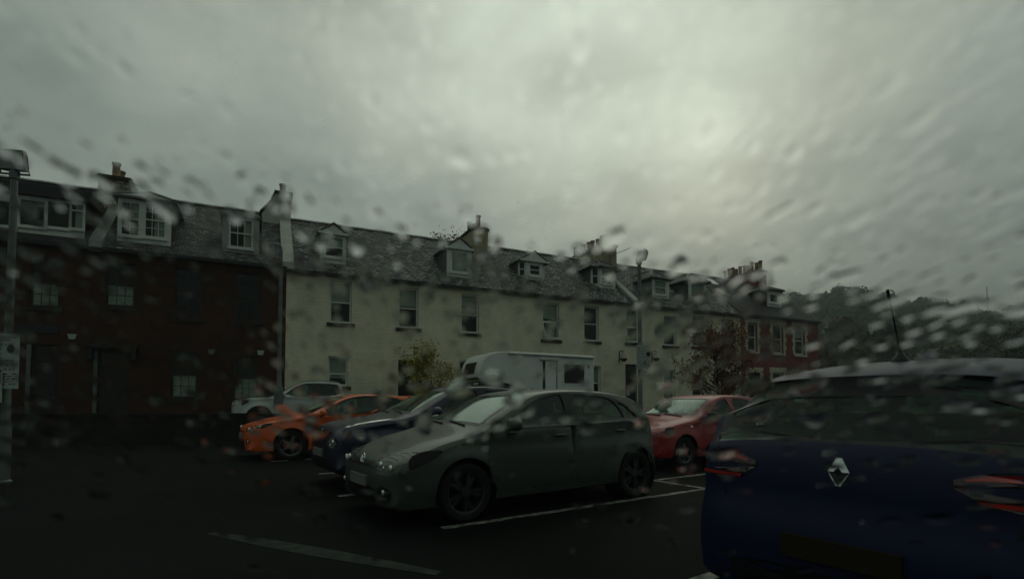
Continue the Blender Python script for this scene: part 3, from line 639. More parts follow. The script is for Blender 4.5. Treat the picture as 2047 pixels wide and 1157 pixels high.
def paint(name, col, metal=.25, rough=.42, coat=.35): return mat(name, col, rough, .5, metal=metal, coat=coat, bump=.06, bscale=90)

def chaikin(pts, it=2, c=.22):
    for _ in range(it):
        o = []
        for i in range(len(pts)):
            a, b = Vector(pts[i]), Vector(pts[(i + 1) % len(pts)])
            o += [a * (1 - c) + b * c, a * c + b * (1 - c)]
        pts = o
    return [Vector(p) for p in pts]
def cdt(pts, faces_in, grid, inside, holes):
    """triangles of the region in polygon `inside` (index) and in none of `holes`"""
    def ccw(P): return P if sum(P[i - 1][0] * P[i][1] - P[i][0] * P[i - 1][1] for i in range(len(P))) > 0 else P[::-1]
    faces_in = [ccw(list(P)) for P in faces_in]
    V = [Vector(p) for poly in faces_in for p in poly]; Fc = []; b = 0
    for poly in faces_in: Fc.append(list(range(b, b + len(poly)))); b += len(poly)
    V += [Vector(g) for g in grid]
    r = delaunay_2d_cdt(V, [], Fc, 0, 1e-6)
    tri = [f for f, o in zip(r[2], r[5]) if inside in o and not any(h in o for h in holes)]
    return r[0], tri
def pip(p, poly):
    c = False; n = len(poly)
    for i in range(n):
        a, b = poly[i], poly[i - 1]
        if (a[1] > p[1]) != (b[1] > p[1]) and p[0] < (b[0] - a[0]) * (p[1] - a[1]) / (b[1] - a[1]) + a[0]: c = not c
    return c
def offpoly(poly, d):                      # grow (+) or shrink (-) a polygon
    n = len(poly); A = sum(poly[i][0] * poly[(i + 1) % n][1] - poly[(i + 1) % n][0] * poly[i][1] for i in range(n)); sg = 1 if A > 0 else -1
    o = []
    for i in range(n):
        a, b, c = Vector(poly[i - 1]), Vector(poly[i]), Vector(poly[(i + 1) % n])
        e1, e2 = (b - a).normalized(), (c - b).normalized(); n1, n2 = Vector((e1.y, -e1.x)) * sg, Vector((e2.y, -e2.x)) * sg
        m = n1 + n2
        if m.length < 1e-6: o.append(b); continue
        m.normalize(); o.append(b + m * d / max(.4, m.dot(n1)))
    return o
def rpoly(poly, it=2): return chaikin(poly, it)
class Car:
    def __init__(s, sp):
        s.sp = sp; s.pw = sp.get('pw', 3.2); P = chaikin(sp['profile'], 2)
        # resample evenly
        L = [0]; n = len(P)
        for i in range(n): L.append(L[-1] + (P[(i + 1) % n] - P[i]).length)
        N_ = int(L[-1] / .065); s.N = N_; s.p = []
        j = 0
        for k in range(N_):
            t = L[-1] * k / N_
            while L[j + 1] < t: j += 1
            s.p.append(P[j].lerp(P[(j + 1) % n], (t - L[j]) / (L[j + 1] - L[j])))
        A = sum(s.p[i].x * s.p[(i + 1) % N_].y - s.p[(i + 1) % N_].x * s.p[i].y for i in range(N_)); sg = 1 if A > 0 else -1
        s.nr = []
        for i in range(N_):
            d = (s.p[(i + 1) % N_] - s.p[i - 1]).normalized(); s.nr.append(Vector((d.y, -d.x)) * sg)
        fr, rr, tr = sp.get('R', (.24, .16, .07)); R = []
        for q in s.nr:
            h = q.x; R.append(fr * h * h + tr * (1 - h * h) if h > 0 else rr * h * h + tr * (1 - h * h))
            if q.y < -.5: R[-1] = .04
        for _ in range(4): R = [(R[i - 1] + 2 * R[i] + R[(i + 1) % N_]) / 4 for i in range(N_)]
        s.R = R; s.q = [0, .15, .3, .45, .58, .68, .76, .83, .89, .94, .975, 1.0]
        s.x0, s.x1 = min(v.x for v in s.p), max(v.x for v in s.p)
    def zb(s, x): (xa, za), (xb, zb_) = s.sp['belt']; return za + (zb_ - za) * (x - xa) / (xb - xa)
    def Y(s, x, z):
        sp = s.sp; w = sp['w']; xm, h = (s.x0 + s.x1) / 2, (s.x1 - s.x0) / 2; u = (x - xm) / h
        w = w * (1 - (sp.get('taper_f', .05) if u > 0 else sp.get('taper_r', .05)) * abs(u) ** 3)
        for (ax, ar) in s.sp['arches']:
            d = hypot(x - ax, z - sp['wr'] - .01); e_ = max(0, min(1, 1 - (d - ar) / .16)); w += sp.get('flare', .012) * e_ * e_ * (3 - 2 * e_)
        b = s.zb(x); t = z - b
        if t > 0:
            k = min(1, t / .05); w = w - sp.get('shoulder', .035) * k * k * (3 - 2 * k) - sp.get('tumble', .42) * t
        else:
            t = -t; w -= .02 * min(1, t / .12) * (1 if t < .12 else 1) * (0 if t > .3 else 1 - max(0, (t - .12) / .18)) + (.18 * max(0, .38 - z) if z < .38 else 0)
        return max(w, .05)
    def ins(s, i, q):                       # profile point i inset for lateral position q
        a = abs(q); I = 1 - (1 - min(a, 1) ** s.pw) ** (1 / s.pw)
        return s.p[i] - s.nr[i] * s.R[i] * I
    def B(s, si, q, off=0):
        si = si % s.N; i = int(si); f = si - i; j = (i + 1) % s.N
        def P(k, q):
            e = s.ins(k, q); e1 = s.ins(k, 1); return Vector((e.x, q * s.Y(e1.x, e1.y), e.y))
        v = P(i, q).lerp(P(j, q), f)
        if off:
            nq = s.nr[i].lerp(s.nr[j], f); a = min(abs(q), .97)
            du = P(i, min(a + .02, 1)) - P(i, a - .02); ds = P(j, a) - P(i, a)
            nn = ds.cross(du)
            if nn.length > 1e-9:
                nn.normalize()
                if nn.x * nq.x + nn.z * nq.y < 0: nn = -nn
                if q < 0: nn.y = -nn.y
                v += nn * off
        return v
    def si(s, x, z):
        i = min(range(s.N), key=lambda k: (s.p[k].x - x) ** 2 + (s.p[k].y - z) ** 2); best = (1e9, i)
        for k in (i - 1, i):
            a, b = s.p[k % s.N], s.p[(k + 1) % s.N]; d = b - a; t = max(0, min(1, (Vector((x, z)) - a).dot(d) / d.length_squared)); r = ((a + d * t) - Vector((x, z))).length
            if r < best[0]: best = (r, (k % s.N) + t)
        return best[1]
    def side(s, x, z, sg, off=0): return (x, sg * (s.Y(x, z) + off), z)
    def side_patch(s, mb, polys_in, inside, holes, sg, off=0, mi=0, step=.085, ring=False):
        P = polys_in[inside]; xs = [p[0] for p in P]; zs = [p[1] for p in P]; g = []
        x = min(xs) + step / 2
        while x < max(xs):
            z = min(zs) + step / 2
            while z < max(zs):
                if pip((x, z), P): g.append((x + random.uniform(-.01, .01), z))
                z += step
            x += step
        if ring:
            for ax, ar in s.sp['arches']:
                for dr in (.03, .065, .105, .15):
                    for k in range(36):
                        q_ = (ax + (ar + dr) * cos(pi * k / 35), s.sp['wr'] + .01 + (ar + dr) * sin(pi * k / 35))
                        if pip(q_, P): g.append(q_)
            g = [q_ for q_ in g if all(hypot(q_[0] - ax, q_[1] - s.sp['wr'] - .01) > ar + .16 or any(abs(hypot(q_[0] - ax, q_[1] - s.sp['wr'] - .01) - ar - dr) < 1e-6 for dr in (.03, .065, .105, .15)) for ax, ar in s.sp['arches'])]
        V, T = cdt(None, polys_in, g, inside, holes)
        mb.add([s.side(v[0], v[1], sg, off) for v in V], [t if sg < 0 else t[::-1] for t in T], mi)
    def band_patch(s, mb, poly, off=.003, mi=0, sub=1, smooth=0):      # poly: (x, z, q)
        P = []; prev = None
        for x, z, q in poly:
            i = s.si(x, z)
            if prev is not None and abs(i - prev) > s.N / 2: i += s.N if i < prev else -s.N
            prev = i; P.append(Vector((i, q)))
        if smooth: P = chaikin(P, smooth)
        Q = []
        for a, b in zip(P, P[1:] + P[:1]):
            k = max(1, int(max(abs(b.x - a.x), abs(b.y - a.y) * 12))); Q += [a.lerp(b, t / k) for t in range(k)]
        g = []; i = math.ceil(min(p.x for p in P))
        while i < max(p.x for p in P):
            y = min(p.y for p in P) + .03
            while y < max(p.y for p in P):
                if pip((i, y), Q): g.append((i, y + .001 * (i % 2)))
                y += .06
            i += 1
        V, T = cdt(None, [Q], g, 0, [])
        mb.add([s.B(v[0], v[1], off) for v in V], T, mi)

def wheel(parent, x, y, r, width, rimr, spokes, m_r, steer=0, twin=False):
    sg = 1 if y > 0 else -1
    t = MB(); hw = width / 2
    t.lathe([(rimr, -hw + .01), (rimr + .02, -hw), (r - .03, -hw), (r - .008, -hw + .02), (r, -hw + .05), (r, hw - .05), (r - .008, hw - .02), (r - .03, hw), (rimr + .02, hw), (rimr, hw - .01), (rimr - .015, hw - .04), (rimr - .015, -hw + .04), (rimr, -hw + .01)], 'y', (0, 0, 0), 36)
    o = t.build('wheel', m_tyre, parent, smooth=35); o.location = (x, y, r); o.rotation_euler = (0, random.uniform(0, 6), steer)
    q = MB(); yo = sg * (hw - .02)
    for k in range(spokes):
        for dlt in ((-.09, .09) if twin else (0,)):
            a = 2 * pi * k / spokes; c_, s_ = cos(a), sin(a); c2, s2 = cos(a + dlt * 2), sin(a + dlt * 2); w = .022 if twin else .034
            px, pz = -s_ * w, c_ * w
            i0, i1 = (c_ * .05, s_ * .05), (c2 * rimr * .98, s2 * rimr * .98)
            V = []
            for (cx, cz), ww, yy in ((i0, 1.1, yo - sg * .005), (i1, .8, yo - sg * .02)):
                for sgn in (-1, 1):
                    for d in (0, -.035 * sg): V.append((cx + px * sgn * ww, yy + d, cz + pz * sgn * ww))
            q.add(V, [(0, 2, 6, 4), (1, 5, 7, 3), (0, 4, 5, 1), (2, 3, 7, 6), (0, 1, 3, 2), (4, 6, 7, 5)])
    q.lathe([(rimr * 1.0, yo + sg * .012), (rimr * .93, yo + sg * .006), (rimr * .9, yo - sg * .05), (rimr * .93, -yo)], 'y', (0, 0, 0), 36)
    q.lathe([(0, yo + sg * .008), (.05, yo + sg * .004), (.065, yo - sg * .02), (.07, yo - sg * .05)], 'y', (0, 0, 0), 16)
    q.lathe([(.13, yo - sg * .08), (0, yo - sg * .081)], 'y', (0, 0, 0), 24, 1)
    q.build('rim', [m_r, m_trim], o, smooth=35)
def superbox(mb, c, r, p=3.0, ku=14, kv=10, mi=0, rot=None):      # rounded-box blob
    def sp(v, e): return math.copysign(abs(v) ** (2 / e), v)
    V = []; Fs = []
    for i in range(kv + 1):
        f = -pi / 2 + pi * i / kv
        for j in range(ku):
            a = 2 * pi * j / ku
            v = Vector((r[0] * sp(cos(f), p) * sp(cos(a), p), r[1] * sp(cos(f), p) * sp(sin(a), p), r[2] * sp(sin(f), p)))
            if rot: v = rot @ v
            V.append(v + Vector(c))
    for i in range(kv):
        for j in range(ku): Fs.append((i * ku + j, i * ku + (j + 1) % ku, (i + 1) * ku + (j + 1) % ku, (i + 1) * ku + j))
    mb.add(V, Fs, mi)

def build_car(name, label, cat, sp, X, Yw, yaw, group=None):
    c = Car(sp); root = empty(name, (X, Yw, sp.get('z', 0)), yaw, label, cat, group)
    pm = sp['paint']; ring = [c.ins(i, 1) for i in range(c.N)]
    arch = [[Vector((ax + ar * cos(2 * pi * k / 30), sp['wr'] + .01 + ar * sin(2 * pi * k / 30))) for k in range(30)] for ax, ar in sp['arches']]
    wins = [rpoly(w, 1) for w in sp['windows']]; doors = [chaikin(d, 2, .12) for d in sp['doors']]
    # windscreen and rear window as cells of the band grid
    bandcut = []
    for key in ('screen', 'rear'):
        if key in sp:
            (xa, za), (xb, zb_), qm = sp[key]; bandcut.append((c.si(xa, za), c.si(xb, zb_), qm, key))
    b = MB(); qs = [-q for q in reversed(c.q)] + c.q[1:]; nq = len(qs)
    V = []
    for i in range(c.N):
        for q in qs: V.append(c.B(i, q))
    def cut(i, q):
        for lo, hi, qm, key in bandcut:
            a, d = min(lo, hi), max(lo, hi)
            if round(a) <= i < round(d) and abs(q) < qm: return True
        return False
    Fs = []
    for i in range(c.N):
        pm_ = (c.p[i] + c.p[(i + 1) % c.N]) / 2
        for j in range(nq - 1):
            q = (qs[j] + qs[j + 1]) / 2
            if cut(i, q): continue
            if abs(q) > .5 and any(hypot(pm_.x - ax, pm_.y - sp['wr'] - .01) < ar + .03 for ax, ar in sp['arches']): continue
            k = (i + 1) % c.N; Fs.append((i * nq + j, i * nq + j + 1, k * nq + j + 1, k * nq + j))
    b.add(V, Fs)
    holes = arch + doors + wins
    for sg in (1, -1):
        c.side_patch(b, [ring] + holes, 0, list(range(1, 1 + len(holes))), sg, ring=True)
    body = b.build('body', [pm, m_inter], root, smooth=32, merge=True)
    so = body.modifiers.new('shell', 'SOLIDIFY'); so.thickness = .022; so.offset = -1; so.material_offset = 1; so.use_rim = False
    # doors
    for d in doors:
        dd = offpoly(d, -.0035)
        for sg in (1, -1):
            m = MB(); c.side_patch(m, [dd] + wins, 0, list(range(1, 1 + len(wins))), sg)
            o = m.build('door', [pm, m_inter], root, smooth=32, merge=True, recalc=False, one=True)
            so = o.modifiers.new('shell', 'SOLIDIFY'); so.thickness = .02; so.offset = -1; so.material_offset = 1; so.use_rim = False
            h = sp.get('handle')
            if h:
                xs = [p.x for p in d]; hx, hz = min(xs) + .16, c.zb(min(xs)) - h
                m = MB(); superbox(m, (hx + .06, sg * (c.Y(hx, hz) + .018), hz), (.10, .016, .016)); m.build('handle', sp.get('handle_mat', pm), o, smooth=40)
    # trims round the side glass, glass
    for t, hs in sp.get('trims', []):
        tp = rpoly(t, 1)
        for sg in (1, -1):
            m = MB(); c.side_patch(m, [tp] + [wins[k] for k in hs], 0, list(range(1, 1 + len(hs))), sg, .004); m.build('window_trim', m_trim, root, smooth=40)
    for k, w_ in enumerate(wins):
        for sg in (1, -1):
            m = MB(); c.side_patch(m, [offpoly(w_, .012)], 0, [], sg, -.012)
            m.build('side_window', m_dglass if k in sp.get('privacy', ()) else m_cglass, root, smooth=60)
    for lo, hi, qm, key in bandcut:
        m = MB(); a, d = round(min(lo, hi)), round(max(lo, hi)); qk = [q for q in qs if abs(q) <= qm + .04]
        Vv = [c.B(i, q, -.006) for i in range(a, d + 1) for q in qk]; n = len(qk)
        m.add(Vv, [(i * n + j, i * n + j + 1, (i + 1) * n + j + 1, (i + 1) * n + j) for i in range(d - a) for j in range(n - 1)])
        o = m.build('windscreen' if key == 'screen' else 'rear_window', m_wglass if key == 'screen' else sp.get('rear_glass', m_cglass), root, smooth=60)
        f = MB(); i0 = a; e = sp.get('frit', {}).get(key, (1.2, .8, .07))
        f_poly = [(a, -qm), (a, qm), (d, qm), (d, -qm)]
        def strip(s0, s1, q0, q1):
            ks = max(1, int(abs(s1 - s0)) + 1); kq = max(1, int(abs(q1 - q0) / .08) + 1)
            VV = [c.B(s0 + (s1 - s0) * i / ks, q0 + (q1 - q0) * j / kq, -.002) for i in range(ks + 1) for j in range(kq + 1)]
            f.add(VV, [(i * (kq + 1) + j, i * (kq + 1) + j + 1, (i + 1) * (kq + 1) + j + 1, (i + 1) * (kq + 1) + j) for i in range(ks) for j in range(kq)])
        if 'frit_poly' in sp and key == 'rear':       # black border with a rounded clear field
            out = [Vector((a, -qm)), Vector((a, qm)), Vector((d, qm)), Vector((d, -qm))]
            hole = chaikin([Vector((a + (d - a) * u, v)) for u, v in sp['frit_poly']], 3)
            O = []
            for p_, r_ in zip(out, out[1:] + out[:1]):
                O += [p_.lerp(r_, t / 16) for t in range(16)]
            g = [(i + .01, -qm + .02 + j * .07) for i in range(a, d) for j in range(int(2 * qm / .07))]
            Vx, T = cdt(None, [O, hole], g, 0, [1]); f.add([c.B(v[0], v[1], .0) for v in Vx], T)
        else:
            strip(a - .2, a + e[0], -qm, qm); strip(d - e[1], d + .2, -qm, qm)
            strip(a + e[0], d - e[1], -qm, -qm + e[2]); strip(a + e[0], d - e[1], qm - e[2], qm)
        f.build('glass_border', m_trim, o, smooth=60)
    if sp.get('wipers', 1) and 'screen' in sp:
        lo, hi, qm, _ = bandcut[0]; a = min(lo, hi)
        for q0, q1, u in ((.55, -.05, 1.3), (-.1, -.7, 1.2)):
            m = MB(); pts = [c.B(a - .6 + u * t, q0 + (q1 - q0) * t, .012) for t in (0, .25, .5, .75, 1)]; m.tube(pts, .011, 6); m.build('wiper', m_trim, root, smooth=60)
    # lamps, grilles and other surface patches
    for pt in sp.get('patches', []):
        for sg in ((1, -1) if pt.get('mirror', 1) else (1,)):
            m = MB()
            if 'band' in pt: c.band_patch(m, [(x, z, q * sg) for x, z, q in pt['band']], pt.get('off', .004), smooth=pt.get('smooth', 1))
            if 'side' in pt: c.side_patch(m, [rpoly(pt['side'], 1)], 0, [], sg, pt.get('off', .004), step=.05)
            o = m.build(pt['name'], pt['mat'], root, smooth=60)
            for (x, z, q, r_) in pt.get('bulbs', []):
                v = c.B(c.si(x, z), q * sg, .004); m = MB(); superbox(m, v, (r_ * .5, r_, r_), 2.2, 12, 8); m.build('lamp_bulb', m_bulb, o, smooth=60)
    # mirrors
    mx, mz = sp['mirror']
    for sg in (1, -1):
        m = MB(); y = c.Y(mx, mz); superbox(m, (mx, sg * (y + .13), mz + .03), (.065, .115, .075), 2.6, 16, 12); superbox(m, (mx + .02, sg * (y + .02), mz - .03), (.04, .06, .025), 2.6, 10, 8, 1)
        m.build('door_mirror', [sp.get('mirror_mat', pm), m_trim], root, smooth=50)
    # cabin
    m = MB(); f0, r0 = sp['cabin']; yb = sp['w'] - .14; zb1 = c.zb(-1) - .08; zf = sp['wr'] + .02
    m.box(r0, f0, -yb, yb, zf - .06, zf); m.box(f0 - .35, f0, -yb, yb, zf, zb1); m.box(r0, r0 + .05, -yb, yb, zf, zb1 - .25)
    for sg in (1, -1): m.box(r0, f0 - .36, sg * yb - .015, sg * yb + .015, zf, zb1 - .02)
    superbox(m, (f0 - .30, 0, zb1 - .02), (.34, yb, .10), 3, 20, 10)
    m.tube([(f0 - .62 + .06 * sin(a), -.37 + .18 * cos(a), zb1 + .03 + .17 * sin(a)) for a in [2 * pi * i / 20 for i in range(21)]], .014, 6)
    m.build('cabin', m_inter, root, smooth=50)
    for x in sp['seats']:
        for sg in (1, -1):
            m = MB(); R_ = Matrix.Rotation(radians(-14), 3, 'Y'); zt = sp.get('seat_z', 0)
            superbox(m, (x, sg * .37, .80 + zt), (.075, .24, .34), 3.2, 16, 10, 0, R_); superbox(m, (x + .26, sg * .37, .46 + zt), (.26, .25, .10), 3.2, 14, 8)
            superbox(m, (x - .115, sg * .37, 1.24 + zt), (.05, .13, .085), 2.8, 12, 8); m.build('seat', m_seat, root, smooth=50)
    # wheels and arch liners
    for ax, ar in sp['arches']:
        for sg in (1, -1):
            y = c.Y(ax, sp['wr'] + ar) ; m = MB()
            m.lathe([(ar + .004, y - .015), (ar + .004, y - .30), (0, y - .301)], 'y', (ax, 0, sp['wr'] + .01), 30)
            if sg < 0: m.v = [(a, -b_, d) for a, b_, d in m.v]
            m.build('arch_liner', m_trim, root, smooth=50)
            wheel(root, ax, sg * (y - .02 - sp.get('ww', .2) / 2), sp['wr'], sp.get('ww', .2), sp.get('rim', .215), sp.get('spokes', 5), sp.get('rim_mat', m_rim), 0, sp.get('twin', False))
    return c, root

# ---- grey five-door hatchback, front three-quarter view
def emblem_round(c, root, x, z, r, name='badge', kind='vw'):
    v = c.B(c.si(x, z), 0, .012); m = MB(); nx = .16
    P = lambda u, w, d=0: (v.x + d + .0 - w * nx, v.y + u, v.z + w)
    k = 24
    pts = [P(r * cos(2 * pi * i / k), r * sin(2 * pi * i / k)) for i in range(k + 1)]; m.tube(pts, r * .10, 6, cap=False)
    if kind == 'vw':
        for a, b in (((-.62, .72), (-.2, -.0)), ((-.2, -.0), (.0, .42)), ((.0, .42), (.2, .0)), ((.2, .0), (.62, .72)), ((-.9, .30), (-.42, -.82)), ((-.42, -.82), (0, .0)), ((0, 0), (.42, -.82)), ((.42, -.82), (.9, .30))):
            m.tube([P(a[0] * r, a[1] * r), P(b[0] * r, b[1] * r)], r * .085, 5)
    else: m.add([P(-r * 1.25, -r * .2, -.01), P(r * 1.25, -r * .2, -.01), P(r * 1.25, r * .2, -.01), P(-r * 1.25, r * .2, -.01), P(-r * 1.25, -r * .2, .012), P(r * 1.25, -r * .2, .012), P(r * 1.25, r * .2, .012), P(-r * 1.25, r * .2, .012)], [(0, 1, 2, 3), (4, 5, 6, 7), (0, 1, 5, 4), (1, 2, 6, 5), (2, 3, 7, 6), (3, 0, 4, 7)])
    m.build(name, m_chrome, root, smooth=50)
def plate(c, root, x, z, m_, w_=.26, h_=.055, rear=False):
    v = c.B(c.si(x, z), 0, 0); m = MB(); d = -.02 if rear else .02
    m.box(v.x + min(d, -d * .2), v.x + max(d, -d * .2), -w_, w_, z - h_, z + h_); m.build('number_plate', m_, root)
golf = dict(paint=paint('grey_paint_car', (.070, .084, .066), .35, .36), R=(.26, .30, .07), taper_r=.10, w=.875, wr=.315, arches=[(0, .365), (-2.62, .365)], belt=((-.4, .975), (-3.0, 1.035)), shoulder=.045, tumble=.44,
    profile=[(.66, .19), (.84, .22), (.885, .36), (.885, .55), (.875, .66), (.83, .74), (.72, .80), (.35, .895), (-.05, .955), (-.42, 1.01), (-.80, 1.20), (-1.18, 1.385), (-1.5, 1.44), (-2.0, 1.462), (-2.55, 1.432), (-2.96, 1.355), (-3.07, 1.30), (-3.18, 1.12), (-3.27, .99), (-3.30, .85), (-3.29, .68), (-3.33, .58), (-3.31, .35), (-3.2, .22), (-2.0, .185), (-.6, .185)],
    screen=((-.46, 1.03), (-1.22, 1.40), .83), rear=((-3.04, 1.31), (-3.22, 1.03), .80),
    windows=[[(-.82, 1.0), (-1.30, 1.30), (-1.62, 1.375), (-1.70, 1.375), (-1.70, 1.015)], [(-1.80, 1.02), (-1.80, 1.375), (-2.3, 1.36), (-2.52, 1.32), (-2.62, 1.19), (-2.66, 1.04)], [(-2.70, 1.042), (-2.66, 1.19), (-2.60, 1.29), (-2.74, 1.24), (-2.93, 1.06)]],
    trims=[([(-.70, .985), (-1.28, 1.325), (-1.62, 1.40), (-2.3, 1.385), (-2.62, 1.32), (-2.80, 1.23), (-3.0, 1.04), (-1.7, .998)], [0, 1, 2])],
    doors=[[(-.55, .96), (-1.2, 1.34), (-1.62, 1.41), (-1.755, 1.412), (-1.755, .30), (-.62, .30), (-.5, .6)], [(-1.765, 1.412), (-2.35, 1.395), (-2.66, 1.31), (-2.76, 1.04), (-2.5, .80), (-2.22, .55), (-2.15, .30), (-1.765, .30)]],
    handle=.115, mirror=(-.78, 1.0), cabin=(-.35, -3.1), seats=(-1.55, -2.45), spokes=5, twin=True, rim=.225, rim_mat=m_rimd,
    patches=[dict(name='headlamp', mat=m_lens, band=[(.80, .755, .40), (.66, .815, .62), (.56, .845, .86), (.50, .85, 1), (.62, .70, 1), (.83, .66, .9), (.868, .665, .52)], side=[(.50, .835), (.26, .80), (.36, .735), (.56, .68), (.66, .67), (.66, .80)], bulbs=[(.84, .715, .62, .035), (.84, .715, .86, .035), (.85, .69, .72, .02)]),
        dict(name='grille', mat=m_trim, mirror=0, smooth=0, band=[(.835, .735, -.40), (.835, .735, .40), (.876, .665, .5), (.876, .665, -.5)]),
        dict(name='bumper_intake', mat=m_trim, mirror=0, band=[(.885, .45, -.52), (.885, .45, .52), (.84, .26, .55), (.84, .26, -.55)]),
        dict(name='fog_grille', mat=m_trim, band=[(.885, .47, .64), (.885, .44, .90), (.86, .30, .9), (.86, .30, .64)], bulbs=[(.88, .40, .76, .03)]),
        dict(name='tail_lamp', mat=m_redd, band=[(-3.27, .99, .5), (-3.27, .99, 1), (-3.29, .84, 1), (-3.29, .84, .5)])])
def gs(x): return 0 if x > -.2 else (x + .2) / -.2 * .25 if x > -.4 else .25 if x > -2 else .25 - .09 * min(1, (-2 - x) / 1.3)
def gz(x, z): return z - .075 * max(0, min(1, (x - .15) / .5)) * (1 if z > .5 else .5)
G2 = lambda p: (p[0] + gs(p[0]), gz(p[0], p[1])) + tuple(p[2:])
for key in ('profile', 'screen', 'rear'): golf[key] = [G2(p) for p in golf[key][:2]] + [golf[key][2]] if key != 'profile' else [G2(p) for p in golf[key]]
golf['windows'] = [[G2(p) for p in w_] for w_ in golf['windows']]; golf['doors'] = [[G2(p) for p in w_] for w_ in golf['doors']]
golf['trims'] = [([G2(p) for p in t], h_) for t, h_ in golf['trims']]; golf['mirror'] = G2(golf['mirror']); golf['cabin'] = (-.15, -2.9); golf['seats'] = (-1.32, -2.2)
for p_ in golf['patches']:
    for key in ('band', 'side'):
        if key in p_: p_[key] = [G2(q) for q in p_[key]]
    if 'bulbs' in p_: p_['bulbs'] = [G2(q[:2]) + tuple(q[2:]) for q in p_['bulbs']]
cg, rg = build_car('parked_car', 'grey five door hatchback parked nose out in the middle of the car park', 'car', golf, -.96, 6.35, radians(214.2))
emblem_round(cg, rg, .845, .65, .062); plate(cg, rg, .885, .44, m_plate)
m = MB(); m.tube([cg.B(cg.si(.862, .61), q, .008) for q in [i / 10 * .5 for i in range(-10, 11)]], .006, 5); m.build('chrome_strip', m_chrome, rg)

# ---- dark blue crossover
juke = dict(paint=paint('navy_paint', (.016, .017, .042), .3, .34), w=.875, wr=.335, arches=[(0, .40), (-2.53, .40)], belt=((-.4, 1.03), (-2.9, 1.16)), shoulder=.06, tumble=.40, flare=.035, R=(.30, .2, .08),
    profile=[(.62, .22), (.78, .27), (.82, .42), (.82, .62), (.79, .80), (.70, .90), (.5, .975), (.1, 1.035), (-.30, 1.085), (-.72, 1.30), (-1.05, 1.47), (-1.35, 1.545), (-1.8, 1.57), (-2.4, 1.53), (-2.9, 1.44), (-3.02, 1.36), (-3.18, 1.12), (-3.26, .98), (-3.29, .8), (-3.30, .5), (-3.18, .28), (-2, .22), (-.6, .22)],
    screen=((-.36, 1.115), (-1.08, 1.485), .83), rear=((-3.0, 1.38), (-3.17, 1.13), .76),
    windows=[[(-.74, 1.075), (-1.16, 1.36), (-1.45, 1.47), (-1.56, 1.475), (-1.60, 1.10)], [(-1.68, 1.105), (-1.66, 1.475), (-2.05, 1.46), (-2.35, 1.38), (-2.48, 1.15)]],
    trims=[([(-.62, 1.05), (-1.14, 1.385), (-1.45, 1.50), (-2.05, 1.485), (-2.5, 1.42), (-2.78, 1.30), (-2.62, 1.13)], [0, 1])],
    doors=[[(-.52, 1.02), (-1.1, 1.40), (-1.45, 1.51), (-1.62, 1.512), (-1.65, .34), (-.62, .34)], [(-1.64, 1.512), (-2.1, 1.49), (-2.4, 1.41), (-2.56, 1.14), (-2.3, .85), (-2.1, .6), (-2.05, .34), (-1.67, .34)]],
    handle=.14, mirror=(-.72, 1.10), cabin=(-.3, -3.0), seats=(-1.5, -2.3), seat_z=.1, privacy=(1,), spokes=5, rim=.22, rim_mat=m_rimd,
    patches=[dict(name='blade_lamp', mat=m_chrome, off=.012, band=[(.62, .93, .78), (.45, .985, .84), (.2, 1.02, .87), (-.08, 1.055, .93), (.1, 1.035, .95), (.4, .995, .93), (.6, .94, .90)]),
        dict(name='headlamp', mat=m_lens, off=.012, band=[(.80, .78, .62), (.79, .80, .76), (.80, .72, .88), (.82, .63, .80), (.82, .62, .66), (.81, .70, .56)], smooth=2, bulbs=[(.805, .71, .74, .04), (.812, .66, .66, .022)]),
        dict(name='grille', mat=m_trim, mirror=0, band=[(.74, .86, -.48), (.74, .86, .48), (.82, .66, .3), (.82, .66, -.3)]),
        dict(name='grille_trim', mat=m_chrome, off=.014, smooth=0, band=[(.755, .85, .46), (.755, .85, .56), (.81, .69, .30), (.81, .69, .20)]),
        dict(name='bumper_intake', mat=m_trim, mirror=0, band=[(.82, .44, -.6), (.82, .44, .6), (.78, .28, .6), (.78, .28, -.6)])])
cj, rj = build_car('parked_car', 'dark blue crossover with pale blade lamps parked behind the grey hatchback', 'car', juke, -2.27, 8.50, radians(213.6))
emblem_round(cj, rj, .775, .82, .055, kind='bar'); plate(cj, rj, .82, .53, m_plate)
for sg in (1, -1):
    m = MB(); pts = [cj.B(cj.si(x, z), .90 * sg, .03) for x, z in ((-1.3, 1.53), (-1.5, 1.56), (-1.9, 1.565), (-2.4, 1.53), (-2.7, 1.48))]; m.tube(pts, .014, 6); m.build('roof_rail', m_trim, rj, smooth=60)

